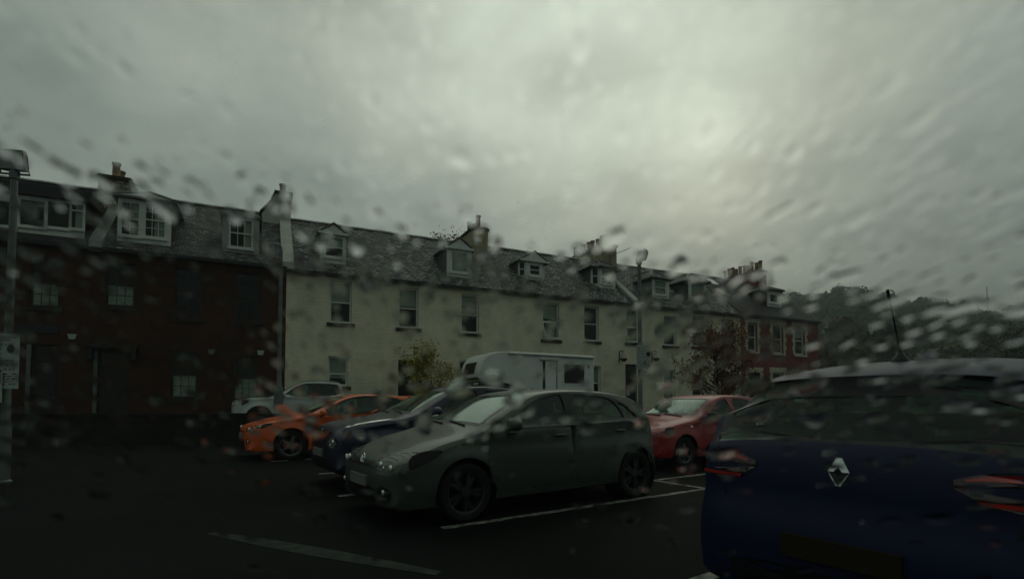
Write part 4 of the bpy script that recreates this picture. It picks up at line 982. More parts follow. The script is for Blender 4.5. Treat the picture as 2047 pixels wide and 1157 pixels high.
# ---- orange three-door hatchback
focus = dict(paint=paint('orange_paint', (.62, .098, .008), .0, .36), w=.90, wr=.325, arches=[(0, .375), (-2.64, .375)], belt=((-.3, .96), (-3.0, 1.09)), shoulder=.045, tumble=.44, flare=.02, R=(.30, .16, .07),
    profile=[(.68, .17), (.86, .19), (.90, .33), (.90, .50), (.88, .66), (.83, .735), (.70, .79), (.3, .90), (-.1, .97), (-.40, 1.02), (-.85, 1.24), (-1.22, 1.41), (-1.55, 1.475), (-2.05, 1.49), (-2.6, 1.455), (-3.02, 1.40), (-3.2, 1.34), (-3.20, 1.30), (-3.30, 1.12), (-3.38, .98), (-3.40, .8), (-3.44, .55), (-3.40, .32), (-3.2, .2), (-2, .17), (-.6, .17)],
    screen=((-.45, 1.045), (-1.25, 1.42), .84), rear=((-3.14, 1.30), (-3.32, 1.08), .8),
    windows=[[(-.72, .995), (-1.25, 1.325), (-1.6, 1.40), (-1.95, 1.405), (-2.02, 1.04)], [(-2.08, 1.045), (-2.02, 1.405), (-2.4, 1.375), (-2.75, 1.27), (-2.98, 1.12), (-2.9, 1.09)]],
    trims=[([(-.50, .965), (-1.22, 1.345), (-1.6, 1.428), (-2.0, 1.43), (-2.45, 1.40), (-2.82, 1.28), (-3.08, 1.11), (-2.0, 1.025)], [0, 1])],
    doors=[[(-.5, .96), (-1.2, 1.36), (-1.62, 1.44), (-2.03, 1.442), (-2.08, .30), (-.62, .30)]],
    handle=.12, mirror=(-.66, 1.0), cabin=(-.3, -3.1), seats=(-1.6, -2.5), privacy=(1,), spokes=5, rim=.235, rim_mat=m_rim,
    patches=[dict(name='headlamp', mat=m_lens, band=[(.84, .70, .50), (.76, .765, .66), (.62, .82, .92), (.5, .85, 1), (.66, .71, 1), (.86, .65, .86), (.885, .64, .6)], side=[(.6, .80), (.36, .83), (.4, .78), (.56, .71), (.63, .69)], bulbs=[(.85, .70, .78, .05), (.855, .69, .92, .03)]),
        dict(name='grille', mat=m_trim, mirror=0, band=[(.885, .63, -.42), (.885, .63, .42), (.888, .60, .4), (.888, .60, -.4)]),
        dict(name='bumper_intake', mat=m_trim, mirror=0, band=[(.90, .50, -.46), (.90, .50, .46), (.87, .22, .6), (.87, .22, -.6)]),
        dict(name='fog_grille', mat=m_trim, band=[(.90, .48, .68), (.90, .47, .9), (.89, .36, .9), (.89, .36, .7)], bulbs=[(.898, .42, .8, .025)])])
cf, rf_ = build_car('parked_car', 'bright orange three door hatchback with large alloy wheels beside the dark low wall', 'car', focus, -5.42, 12.5, radians(213.6))
plate(cf, rf_, .90, .52, m_plate)
m = MB(); superbox(m, (-3.18, 0, 1.425), (.16, .56, .025), 3, 18, 8); m.build('spoiler', focus['paint'], rf_, smooth=50)

# ---- red five-door hatchback
ibiza = dict(paint=paint('red_paint', (.28, .016, .015), .05, .38), w=.85, wr=.305, arches=[(0, .355), (-2.46, .355)], belt=((-.3, .95), (-2.8, 1.02)), shoulder=.04, tumble=.42, R=(.26, .18, .08),
    profile=[(.62, .2), (.78, .22), (.82, .36), (.82, .52), (.80, .66), (.74, .74), (.60, .80), (.25, .885), (-.1, .94), (-.35, .98), (-.75, 1.19), (-1.1, 1.365), (-1.42, 1.43), (-1.9, 1.45), (-2.45, 1.425), (-2.85, 1.365), (-2.97, 1.30), (-3.10, 1.09), (-3.18, .96), (-3.20, .78), (-3.24, .55), (-3.2, .33), (-3.0, .22), (-2, .19), (-.6, .19)],
    screen=((-.40, 1.005), (-1.13, 1.38), .84), rear=((-2.93, 1.31), (-3.12, 1.03), .78),
    windows=[[(-.74, .985), (-1.16, 1.27), (-1.45, 1.36), (-1.56, 1.365), (-1.62, .995)], [(-1.74, 1.0), (-1.70, 1.365), (-2.15, 1.35), (-2.38, 1.31), (-2.47, 1.02)], [(-2.52, 1.022), (-2.44, 1.29), (-2.62, 1.22), (-2.78, 1.04)]],
    trims=[],
    doors=[[(-.5, .94), (-1.1, 1.31), (-1.45, 1.40), (-1.66, 1.40), (-1.69, .30), (-.6, .30)], [(-1.68, 1.40), (-2.2, 1.38), (-2.42, 1.32), (-2.53, 1.02), (-2.2, .7), (-2.05, .3), (-1.71, .30)]],
    handle=.12, handle_mat=m_trim, mirror=(-.68, .985), mirror_mat=m_trim, cabin=(-.3, -2.9), seats=(-1.5, -2.35), spokes=6, rim=.19, rim_mat=m_rim,
    patches=[dict(name='headlamp', mat=m_lens, band=[(.76, .72, .46), (.66, .77, .66), (.54, .815, .9), (.46, .83, 1), (.58, .68, 1), (.78, .62, .88), (.80, .62, .55)], side=[(.46, .815), (.3, .80), (.36, .70), (.54, .64), (.58, .78)], bulbs=[(.78, .69, .72, .045)]),
        dict(name='grille', mat=m_trim, mirror=0, band=[(.76, .72, -.36), (.76, .72, .36), (.81, .60, .3), (.81, .60, -.3)]),
        dict(name='bumper_intake', mat=m_trim, mirror=0, band=[(.82, .44, -.6), (.82, .44, .6), (.79, .26, .6), (.79, .26, -.6)]),
        dict(name='side_repeater', mat=m_bulb, off=.006, side=[(-.16, .79), (-.16, .82), (-.23, .82), (-.23, .79)])])
cr, rr_ = build_car('parked_car', 'plain red five door hatchback parked between the grey and the dark blue hatchbacks', 'car', ibiza, 2.88, 10.84, radians(213.9))
plate(cr, rr_, .82, .5, m_plate)

# ---- dark blue hatchback seen from behind, close on the right
CY = radians(34.6)
clio = dict(pw=2.7, paint=mat('deep_blue_paint', (.008, .013, .044), .42, .22, coat=.08, bump=.08, bscale=90), w=.862, wr=.31, arches=[(0, .36), (-2.59, .37)], belt=((-.3, .96), (-2.9, 1.06)), shoulder=.125, tumble=.52, flare=.03, taper_r=.03, R=(.26, .20, .11),
    profile=[(.60, .19), (.78, .22), (.83, .36), (.83, .55), (.81, .68), (.74, .77), (.55, .84), (.2, .91), (-.15, .97), (-.42, 1.02), (-.8, 1.22), (-1.12, 1.37), (-1.4, 1.425), (-1.85, 1.448), (-2.35, 1.425), (-2.75, 1.375), (-2.92, 1.34), (-2.96, 1.31), (-2.93, 1.27), (-3.06, 1.06), (-3.12, .99), (-3.165, .93), (-3.185, .80), (-3.185, .66), (-3.21, .60), (-3.225, .46), (-3.215, .20), (-3.10, .11), (-2, .15), (-.6, .185)],
    screen=((-.47, 1.045), (-1.14, 1.38), .84), rear=((-2.925, 1.335), (-3.10, 1.01), .90), rear_glass=m_rglass,
    frit_poly=[(.30, -.78), (.29, -.3), (.29, .3), (.30, .78), (.42, .83), (.55, .80), (.82, .62), (.93, .3), (.96, 0), (.93, -.3), (.82, -.62), (.55, -.80), (.42, -.83)],
    windows=[[(-.74, .99), (-1.18, 1.27), (-1.45, 1.345), (-1.58, 1.35), (-1.62, 1.01)], [(-1.70, 1.015), (-1.68, 1.35), (-2.05, 1.33), (-2.35, 1.24), (-2.52, 1.08)]],
    trims=[([(-.62, .97), (-1.15, 1.29), (-1.45, 1.37), (-1.68, 1.375), (-2.1, 1.355), (-2.45, 1.25), (-2.66, 1.08), (-1.6, .99)], [0, 1])],
    doors=[[(-.5, .95), (-1.1, 1.31), (-1.45, 1.385), (-1.63, 1.388), (-1.66, .30), (-.6, .30)], [(-1.65, 1.388), (-2.1, 1.37), (-2.5, 1.25), (-2.60, 1.06), (-2.3, .75), (-2.12, .5), (-2.08, .3), (-1.68, .30)]],
    handle=.12, mirror=(-.68, 1.0), cabin=(-.3, -2.95), seats=(-1.5, -2.35), spokes=5, rim=.2, rim_mat=m_rimd, wipers=0,
    patches=[dict(name='tail_lamp', mat=m_redd, band=[(-3.178, .855, .47), (-3.168, .915, .66), (-3.16, .93, .86), (-3.16, .93, 1), (-3.178, .76, 1), (-3.185, .76, .66)], side=[(-3.03, .94), (-2.80, .95), (-2.72, .90), (-2.86, .80), (-3.03, .755), (-3.06, .76)], off=.006),
        dict(name='lamp_bar', mat=m_red, off=.011, band=[(-3.182, .862, .52), (-3.172, .908, .68), (-3.166, .92, .88), (-3.166, .92, .98), (-3.172, .885, .98), (-3.174, .88, .7)], side=[(-3.02, .915), (-2.86, .925), (-2.80, .90), (-2.9, .875), (-3.02, .87)]),
        dict(name='lamp_bar', mat=m_red, off=.011, smooth=0, band=[(-3.18, .79, .60), (-3.18, .79, .96), (-3.18, .772, .96), (-3.18, .772, .62)]),
        dict(name='reversing_lamp', mat=m_lens, off=.012, smooth=0, band=[(-3.181, .81, .57), (-3.181, .835, .57), (-3.181, .835, .62), (-3.181, .81, .62)]),
        dict(name='bumper_insert', mat=m_trim, mirror=0, band=[(-3.215, .36, -.7), (-3.215, .36, .7), (-3.12, .24, .66), (-3.12, .24, -.66)]),
        dict(name='tailgate_gap', mat=m_trim, off=.002, smooth=0, band=[(-3.07, 1.04, .895), (-3.07, 1.04, .905), (-3.17, .66, .745), (-3.17, .66, .73)])])
crear = Vector((1.60, 2.62, 0)); cd = Vector((cos(CY), sin(CY), 0)); cp = crear + cd * 3.23 * 1.05
cc_, rc = build_car('parked_car', 'dark blue hatchback seen close up from behind with a roof aerial and red tail lamps', 'car', clio, cp.x, cp.y, CY)
rc.scale = (1.05, 1.05, 1.05); rc.location.z = .035
m = MB()                                                     # diamond emblem on the tailgate
v0 = cc_.B(cc_.si(-3.185, .855), 0, 0); hw, hh = .048, .066
P = lambda u, w, d: (v0.x - d + (w * .16), v0.y + u, v0.z + w)
for sg in (1, -1):
    for sv in (1, -1):
        o_ = [(sg * .012, sv * hh), (sg * hw, 0), (sg * (hw - .028), 0), (0, sv * (hh - .045)), (0, sv * hh)]
        A = [P(u, w, .016 if i in (0, 1, 4) else .024) for i, (u, w) in enumerate(o_)]; B_ = [P(u, w, -.01) for u, w in o_]
        m.add(A + B_, [(0, 1, 2, 3, 4), (9, 8, 7, 6, 5)] + [(i, (i + 1) % 5, (i + 1) % 5 + 5, i + 5) for i in range(5)])
m.build('badge', m_chrome, rc)
m = MB(); v = cc_.B(cc_.si(-2.42, 1.42), 0, 0)                # aerial
m.lathe([(.045, -.01), (.042, .012), (.02, .04), (.012, .06)], 'z', (v.x, v.y, v.z), 14); m.tube([(v.x, 0, v.z + .05), (v.x - .06, 0, v.z + .19), (v.x - .13, 0, v.z + .345)], [.006, .005, .004], 8)
m.tube([(v.x - .128, 0, v.z + .34), (v.x - .15, 0, v.z + .39)], [.0085, .0085], 8); m.build('roof_aerial', m_trim, rc, smooth=50)
plate(cc_, rc, -3.235, .47, m_platey, rear=True)
m = MB(); a = [cc_.B(cc_.si(-2.80, 1.365) + t, q, .004) for t in (0, .12) for q in [i / 20 * .86 for i in range(-20, 21)]]
m.add(a, [(i, i + 1, i + 42, i + 41) for i in range(40)]); m.build('spoiler_seam', m_trim, rc)
tx = bpy.data.curves.new('sticker_text', 'FONT'); tx.body = 'elf'; tx.size = .055; tx.shear = .3; tx.materials.append(m_signw)
to_ = bpy.data.objects.new('window_sticker_text', tx); C.objects.link(to_); bpy.context.view_layer.update()
to = bpy.data.objects.new('window_sticker', bpy.data.meshes.new_from_object(to_.evaluated_get(bpy.context.evaluated_depsgraph_get()))); C.objects.link(to); to.parent = rc; bpy.data.objects.remove(to_)
s0_ = cc_.si(-3.10, 1.01); p0 = cc_.B(s0_ - 1.0, .60, .004); p1 = cc_.B(s0_ - 1.0, .52, .004); p2 = cc_.B(s0_ - 1.8, .60, .004)
ux = (p1 - p0).normalized(); uz = ux.cross((p2 - p0)).normalized(); uy = uz.cross(ux)
if uy.z < 0: uy = -uy; uz = -uz
to.matrix_local = Matrix(((ux.x, uy.x, uz.x, p0.x), (ux.y, uy.y, uz.y, p0.y), (ux.z, uy.z, uz.z, p0.z), (0, 0, 0, 1)))

# ---- white pick-up on the street
navara = dict(paint=paint('white_paint_car', (.46, .50, .47), .0, .35), w=.92, wr=.38, z=ZS, arches=[(0, .46), (-3.15, .46)], belt=((-.3, 1.16), (-3.0, 1.22)), shoulder=.04, tumble=.34, flare=.045, R=(.34, .08, .08),
    profile=[(.66, .32), (.86, .36), (.92, .52), (.92, .78), (.90, .98), (.80, 1.06), (.5, 1.12), (.0, 1.165), (-.45, 1.19), (-.85, 1.44), (-1.25, 1.69), (-1.55, 1.77), (-2.1, 1.80), (-2.75, 1.77), (-2.92, 1.72), (-3.04, 1.25), (-3.10, 1.17), (-4.0, 1.17), (-4.36, 1.16), (-4.40, 1.10), (-4.40, .6), (-4.3, .42), (-2, .32), (-.6, .32)],
    screen=((-.54, 1.235), (-1.3, 1.71), .86),
    windows=[[(-.86, 1.20), (-1.25, 1.52), (-1.55, 1.66), (-1.80, 1.68), (-1.84, 1.22)], [(-1.90, 1.22), (-1.87, 1.68), (-2.6, 1.66), (-2.76, 1.6), (-2.86, 1.25)]],
    trims=[([(-.75, 1.18), (-1.22, 1.55), (-1.55, 1.69), (-1.85, 1.71), (-2.62, 1.69), (-2.80, 1.63), (-2.90, 1.23)], [0, 1])],
    doors=[[(-.62, 1.16), (-1.15, 1.56), (-1.55, 1.72), (-1.86, 1.725), (-1.88, .45), (-.75, .45)], [(-1.875, 1.725), (-2.65, 1.71), (-2.86, 1.62), (-2.94, 1.2), (-2.72, .85), (-2.66, .45), (-1.89, .45)]],
    handle=.13, mirror=(-.82, 1.22), cabin=(-.4, -2.9), seats=(-1.7, -2.5), seat_z=.28, privacy=(1,), spokes=6, rim=.23, ww=.25, rim_mat=m_rimd,
    patches=[dict(name='headlamp', mat=m_lens, band=[(.905, .93, .56), (.84, 1.02, .66), (.6, 1.085, .93), (.5, 1.09, 1), (.6, .9, 1), (.91, .83, .88), (.915, .83, .6)], side=[(.56, 1.04), (.34, 1.06), (.36, .98), (.5, .88), (.58, .86)], bulbs=[(.90, .9, .75, .05)]),
        dict(name='grille', mat=m_chrome, mirror=0, band=[(.88, 1.0, -.45), (.88, 1.0, .45), (.92, .74, .36), (.92, .74, -.36)]),
        dict(name='bumper_intake', mat=m_trim, mirror=0, band=[(.92, .6, -.6), (.92, .6, .6), (.88, .40, .6), (.88, .40, -.6)])])
pp = fw(0, -3.0, 0); tt = None
fr_px = ray(472, 800); Dv = Vector((fr_px.x, fr_px.y)); A_ = Vector((pp.x, pp.y)); dv = Vector((fa.x, fa.y))
t_ = (A_.x * Dv.y - A_.y * Dv.x) / (dv.y * Dv.x - dv.x * Dv.y)
pk = A_ + dv * (t_ + .78)
cn, rn = build_car('pickup_truck', 'white double cab pick up truck with roof rails parked on the street', 'pickup truck', navara, pk.x, pk.y, FA + pi)
for sg in (1, -1):
    m = MB(); pts = [cn.B(cn.si(x, z), .88 * sg, o_) for x, z, o_ in ((-1.35, 1.73, .0), (-1.5, 1.76, .045), (-2.1, 1.80, .05), (-2.7, 1.77, .045), (-2.85, 1.74, 0))]; m.tube(pts, .018, 6); m.build('roof_rail', m_rim, rn, smooth=60)

# ---- white motorhome on the street
m_van = mat('van_white', (.66, .70, .65), .4, .4, coat=.3, var=.08, vscale=1.5)
mh = fw(0, 0, 0); bpt = at(937, 760, 22.0)
root = empty('motorhome', (bpt.x, bpt.y, ZS), FA + pi, 'white motorhome with an overcab nose parked in front of the cream terrace', 'motorhome')
Lm, Wm, Hm = 5.55, 1.05, 3.08; yv = 1.0
prof = [(-.02, 1.95), (.02, 2.12), (-.10, 2.55), (-.30, 2.86), (-.62, 3.02), (-1.2, 3.08), (-5.5, 3.05), (-5.6, 2.95), (-5.6, .45), (-1.75, .45), (-1.7, 1.6), (-.95, 1.88)]
prof = chaikin(prof[:6], 1)[:-2] + [Vector(p) for p in prof[5:]]
m = MB(); n = len(prof)
rings = [(-Wm, .05), (-Wm + .05, .0), (Wm - .05, .0), (Wm, .05)]
cx_, cz_ = -2.8, 1.8
V = []
for y, ins in rings:
    for p in prof:
        d = Vector((p.x - cx_, p.y - cz_)); V.append((p.x - math.copysign(min(ins, abs(d.x)), d.x), y, p.y - math.copysign(min(ins, abs(d.y)), d.y)))
Fs = [list(range(n)), list(range(3 * n, 4 * n))[::-1]]
for k in range(3):
    for i in range(n): Fs.append((k * n + i, k * n + (i + 1) % n, (k + 1) * n + (i + 1) % n, (k + 1) * n + i))
m.add(V, Fs); bd = m.build('body', m_van, root, smooth=30)
m = MB()                                                    # cab below the nose
cab = [(-1.72, .42), (-1.72, 1.86), (-.86, 1.86), (-.32, 1.33), (.42, 1.12), (.62, .9), (.66, .5), (.55, .42)]
m.prism(cab, lambda p, q, t: (p, t, q), -.93, .93); cb = m.build('cab', m_van, root)
q_ = MB(); q_.prism([(-.82, 1.80), (-.36, 1.375), (-.40, 1.36), (-.86, 1.79)], lambda p, q, t: (p + .03, t, q + .012), -.80, .80); q_.build('windscreen', m_dglass, cb)
for sg in (1, -1):
    q_ = MB(); q_.prism([(-1.45, 1.30), (-1.45, 1.74), (-.92, 1.74), (-.5, 1.34)], lambda p, q, t: (p, t, q), sg * .931, sg * .936); q_.build('cab_window', m_blk, cb)
    q_ = MB(); superbox(q_, (-.42, sg * 1.10, 1.42), (.07, .10, .17), 3); q_.tube([(-.48, sg * .93, 1.3), (-.42, sg * 1.08, 1.34)], .02, 6); q_.build('door_mirror', m_trim, cb, smooth=50)
    q_ = MB(); q_.box(.60, .64, sg * .55 - .2, sg * .55 + .2, .72, .95); q_.build('headlamp', m_lens, cb)
    for x in (-.05, -4.1): wheel(root, x, sg * (.95 - .1), .33, .2, .2, 8, m_rimd)
    # nose side window and body windows
    q_ = MB(); q_.box(-5.05, -4.02, min(sg * (Wm + .004), sg * (Wm + .022)), max(sg * (Wm + .004), sg * (Wm + .022)), 1.80, 2.62); wn_ = q_.build('side_window', m_blk, bd)
    q_ = MB()
    for (a, b, c_, d) in ((-5.12, -3.95, 2.622, 2.69), (-5.12, -3.95, 1.73, 1.798), (-5.12, -5.052, 1.798, 2.622), (-4.018, -3.95, 1.798, 2.622)): q_.box(a, b, min(sg * (Wm + .002), sg * (Wm + .018)), max(sg * (Wm + .002), sg * (Wm + .018)), c_, d)
    q_.build('window_frame', m_white, wn_)
q_ = MB()                                                   # front overcab window
for (y0, y1) in ((-.62, .62),):
    P3 = [(.012, y0, 2.16), (.012, y1, 2.16), (-.13, y1 - .05, 2.62), (-.13, y0 + .05, 2.62)]
    q_.add([(x + .03, y, z) for x, y, z in P3] + [(x - .02, y, z) for x, y, z in P3], [(0, 1, 2, 3), (4, 5, 6, 7), (0, 1, 5, 4), (1, 2, 6, 5), (2, 3, 7, 6), (3, 0, 4, 7)])
q_.build('front_window', m_blk, bd)
y_ = Wm
q_ = MB(); q_.box(-3.62, -3.08, y_ + .003, y_ + .02, .75, 2.76); dr = q_.build('door', m_van, bd)
q_ = MB(); q_.box(-3.075, -2.96, y_ + .003, y_ + .012, .70, 2.74); q_.box(-3.67, -3.625, y_ + .003, y_ + .012, .70, 2.74); q_.box(-3.58, -3.12, y_ + .021, y_ + .026, 1.32, 1.345); q_.build('door_gap', m_blk, dr)
q_ = MB(); q_.box(-3.75, -2.80, y_ + .003, y_ + .10, 2.78, 2.84); q_.build('door_gutter', m_white, bd)
q_ = MB(); q_.tube([(-3.9, y_ + .06, 2.98), (-5.55, y_ + .06, 2.96)], .06, 8); q_.tube([(-1.3, y_ + .05, 3.0), (-3.9, y_ + .06, 2.98)], .05, 8); q_.build('awning', m_white, bd, smooth=40)
q_ = MB(); q_.box(-5.36, -5.22, y_ + .003, y_ + .02, 2.48, 2.64); q_.box(-2.5, -2.42, y_ + .003, y_ + .02, 1.5, 1.57); q_.build('vent', m_grey, bd)
q_ = MB(); q_.box(-.72, -.05, -1.0, 1.0, 1.84, 1.90); q_.build('nose_trim', m_signy, bd)

# ------------------------------------------------------------------ lamp posts and signs
def sign_face(mb, x0, x1, z0, z1, y, disc, seed, yellow=False):
    rnd = random.Random(seed); W, H = x1 - x0, z1 - z0
    mb.box(x0, x1, y - .006, y + .006, z0, z1, 0)
    yy = y - .0085
    def bar(a, b, c, d, mi=1): mb.add([(x0 + W * a, yy, z0 + H * c), (x0 + W * b, yy, z0 + H * c), (x0 + W * b, yy, z0 + H * d), (x0 + W * a, yy, z0 + H * d)], [(0, 1, 2, 3)], mi)
    z = .93
    while z > .08:                                           # rows of print too small to read
        e = .58 if disc and .52 < z < .8 else .94
        x = .08
        while x < e - .06:
            w_ = rnd.uniform(.03, .13)
            if rnd.random() < .8: bar(x, min(x + w_, e), z - .012, z + .006)
            x += w_ + .03
        z -= .045 if rnd.random() < .75 else .08
    if disc:
        cx, cz, r = x0 + W * disc[0], z0 + H * disc[1], W * disc[2]
        mb.add([(cx + r * cos(2 * pi * i / 28), yy - .002, cz + r * sin(2 * pi * i / 28)) for i in range(28)], [list(range(28))], 1)
        for k in (0, 1):                                     # black dots in the lower table
            q = x0 + W * .57; zz = z0 + H * (.24 + .08 * k); mb.add([(q + .02 * cos(2 * pi * i / 12), yy - .002, zz + .02 * sin(2 * pi * i / 12)) for i in range(12)], [list(range(12))], 1)
    if yellow: bar(.03, .97, .62, .98, 2); bar(.05, .95, .66, .74)
def flood_post(loc, label, H, head_yaw, tilt, signs, sign_yaw, hs=.8):
    r = empty('lamp_post', loc, 0, label, 'lamp post', 'floodlight posts in the car park')
    m = MB(); m.lathe([(.08, 0), (.08, .9), (.058, 1.0), (.047, H)], 'z', (0, 0, 0), 16); m.lathe([(.11, 0), (.11, .03), (.086, .05)], 'z', (0, 0, 0), 16); m.build('pole', m_steel, r, smooth=40)
    R = Matrix.Rotation(head_yaw, 4, 'Z') @ Matrix.Rotation(tilt, 4, 'X') @ Matrix.Scale(hs, 4)
    hd = MB(); poly = [(-.23, -.05), (.23, -.05), (.19, .13), (-.19, .13)]
    hd.prism(poly, lambda p, q, t: tuple(R @ Vector((p, q, t))), .10, .50)
    hd.prism([(-.20, .13), (.20, .13), (.15, .19), (-.15, .19)], lambda p, q, t: tuple(R @ Vector((p, q, t))), .16, .44)
    hd.v = [(x, y, z + H) for x, y, z in hd.v]; h = hd.build('floodlight', m_trim, r)
    g = MB(); g.prism([(-.205, -.056), (.205, -.056), (.205, -.0505), (-.205, -.0505)], lambda p, q, t: tuple(R @ Vector((p, q, t))), .13, .47); g.v = [(x, y, z + H) for x, y, z in g.v]; g.build('lamp_glass', m_grey, h)
    b = MB(); b.tube([(0, 0, H - .05), (0, 0, H + .08)], .07, 10); b.tube([tuple(R @ Vector((-.25, 0, .28)) + Vector((0, 0, H))), tuple(R @ Vector((-.25, .03, .04)) + Vector((0, 0, H))), tuple(R @ Vector((.25, .03, .04)) + Vector((0, 0, H))), tuple(R @ Vector((.25, 0, .28)) + Vector((0, 0, H)))], .018, 6)
    b.build('bracket', m_steel, r)
    for i, (x0, x1, z0, z1, disc, yel) in enumerate(signs):
        m = MB(); sign_face(m, x0, x1, z0, z1, -.10 - .03 * i, disc, 5 + i, yel); o = m.build('sign_board', [m_signw, m_signb, m_signy], r, recalc=False); o.rotation_euler = (0, 0, sign_yaw)
        if i == 0: m = MB(); m.box(-.05, .05, -.092, -.03, z0 + .1, z0 + .14); m.box(-.05, .05, -.092, -.03, z1 - .14, z1 - .1); cl = m.build('sign_clamp', m_steel, r); cl.rotation_euler = (0, 0, sign_yaw)
pa = at(14, 760, 8.4); pa2 = at(0, 668, 8.4)
def zat(py, Y): return at(1023, py, Y).z
ppx = lambda px, Y: at(px, 760, Y).x
flood_post((pa.x, 8.4, 0), 'grey floodlight post cut by the left frame edge with two information boards', zat(352, 8.4), radians(12), radians(14),
           [(ppx(-32, 8.4) - pa.x, ppx(48, 8.4) - pa.x, zat(777, 8.4), zat(668, 8.4), (.80, .72, .10), False), (ppx(-40, 8.4) - pa.x, ppx(20, 8.4) - pa.x, zat(804, 8.4), zat(744, 8.4), None, True)], 0)
pc = at(1280, 760, 13.4)
flood_post((pc.x, 13.4, 0), 'grey floodlight post with one white notice board between the grey and red cars', zat(524, 13.4), radians(-66), radians(-20),
           [(-.115, .245, zat(738, 13.4), zat(690, 13.4), (.83, .62, .16), False), (-.02, .12, zat(755, 13.4), zat(740, 13.4), None, False)], 0, .66)
# street lamp by the pick-up
ps = at(557, 800, 18.7)
r = empty('street_lamp', (ps.x, ps.y, ZS), 0, 'tall slim grey street lamp with a thick base standing in front of the pick up', 'street lamp')
HL = zat(500, 18.7) - ZS
m = MB(); m.lathe([(.16, -.2), (.16, 1.35), (.15, 1.45), (.085, 1.6), (.075, 2.2), (.06, HL)], 'z', (0, 0, 0), 14); p = m.build('pole', m_steel, r, smooth=40)
m = MB(); m.box(-.09, .09, -.166, -.158, .25, .9); m.build('access_door', m_grey, p)
m = MB(); m.tube([(0, 0, HL - .05), (0, 0, HL + .12), (-.06, -.02, HL + .18), (-.18, -.05, HL + .19)], .035, 8); m.build('arm', m_steel, r, smooth=60)
m = MB(); superbox(m, (-.30, -.08, HL + .18), (.26, .12, .07), 2.6, 16, 10); h = m.build('lantern', m_grey, r, smooth=60)
m = MB(); superbox(m, (-.32, -.08, HL + .11), (.17, .09, .05), 2.2, 14, 8); m.build('lamp_cover', m_signw, h, smooth=60)

# hanging basket brackets either side of the cream house door
for i, (px, side) in enumerate(((1238, 'left'), (1303, 'right'))):
    s_, z_ = onplane(px, 703); w0 = fw(s_, 0, z_)
    r = empty('wall_bracket', w0, FA, 'dark iron wall bracket %s of the dark doorway in the cream terrace' % side, 'bracket', 'iron brackets beside a door')
    m = MB(); m.box(-.03, .03, -.03, -.002, -.62, .05); m.tube([(0, -.02, .02), (0, -.25, .04), (0, -.42, -.02)], .02, 6); m.tube([(0, -.02, -.5), (0, -.2, -.3), (0, -.36, .0)], .016, 6); m.build('arm', m_blk, r)
    m = MB(); m.lathe([(0, -.62), (.1, -.6), (.19, -.5), (.21, -.42), (.19, -.42), (0, -.46)], 'z', (0, -.42, 0), 12); m.tube([(0, -.42, -.02), (0, -.42, -.44)], .008, 4); m.build('basket', m_darkst, r, smooth=50)
# TV aerials on chimneys
def aerial(sw, bw, zw, label, ang, L=1.7):
    r = empty('tv_aerial', fw(sw, bw, zw), FA, label, 'aerial', 'rooftop TV aerials')
    m = MB(); m.tube([(0, 0, -.9), (0, 0, .12)], .022, 6); m.build('mast', m_steel, r)
    m = MB(); dx, dz = cos(ang), sin(ang); m.tube([(-.25 * dx, -.05, -.25 * dz), (L * dx, -.05, L * dz)], .016, 6)
    for k in range(11): t = .1 + (L - .1) * k / 10; l = .20 - .006 * k; m.tube([(t * dx, -.05 - l, t * dz), (t * dx, -.05 + l, t * dz)], .008, 4); m.tube([(t * dx - .0, -.05, t * dz - .09), (t * dx, -.05, t * dz + .07)], .008, 4)
    m.build('yagi', m_steel, r)
a_s, a_z = onplane(1219, 512, 2.4); aerial(a_s - .02, 2.35, a_z, 'branching TV aerial jutting right from the chimney with eight pots', radians(24))

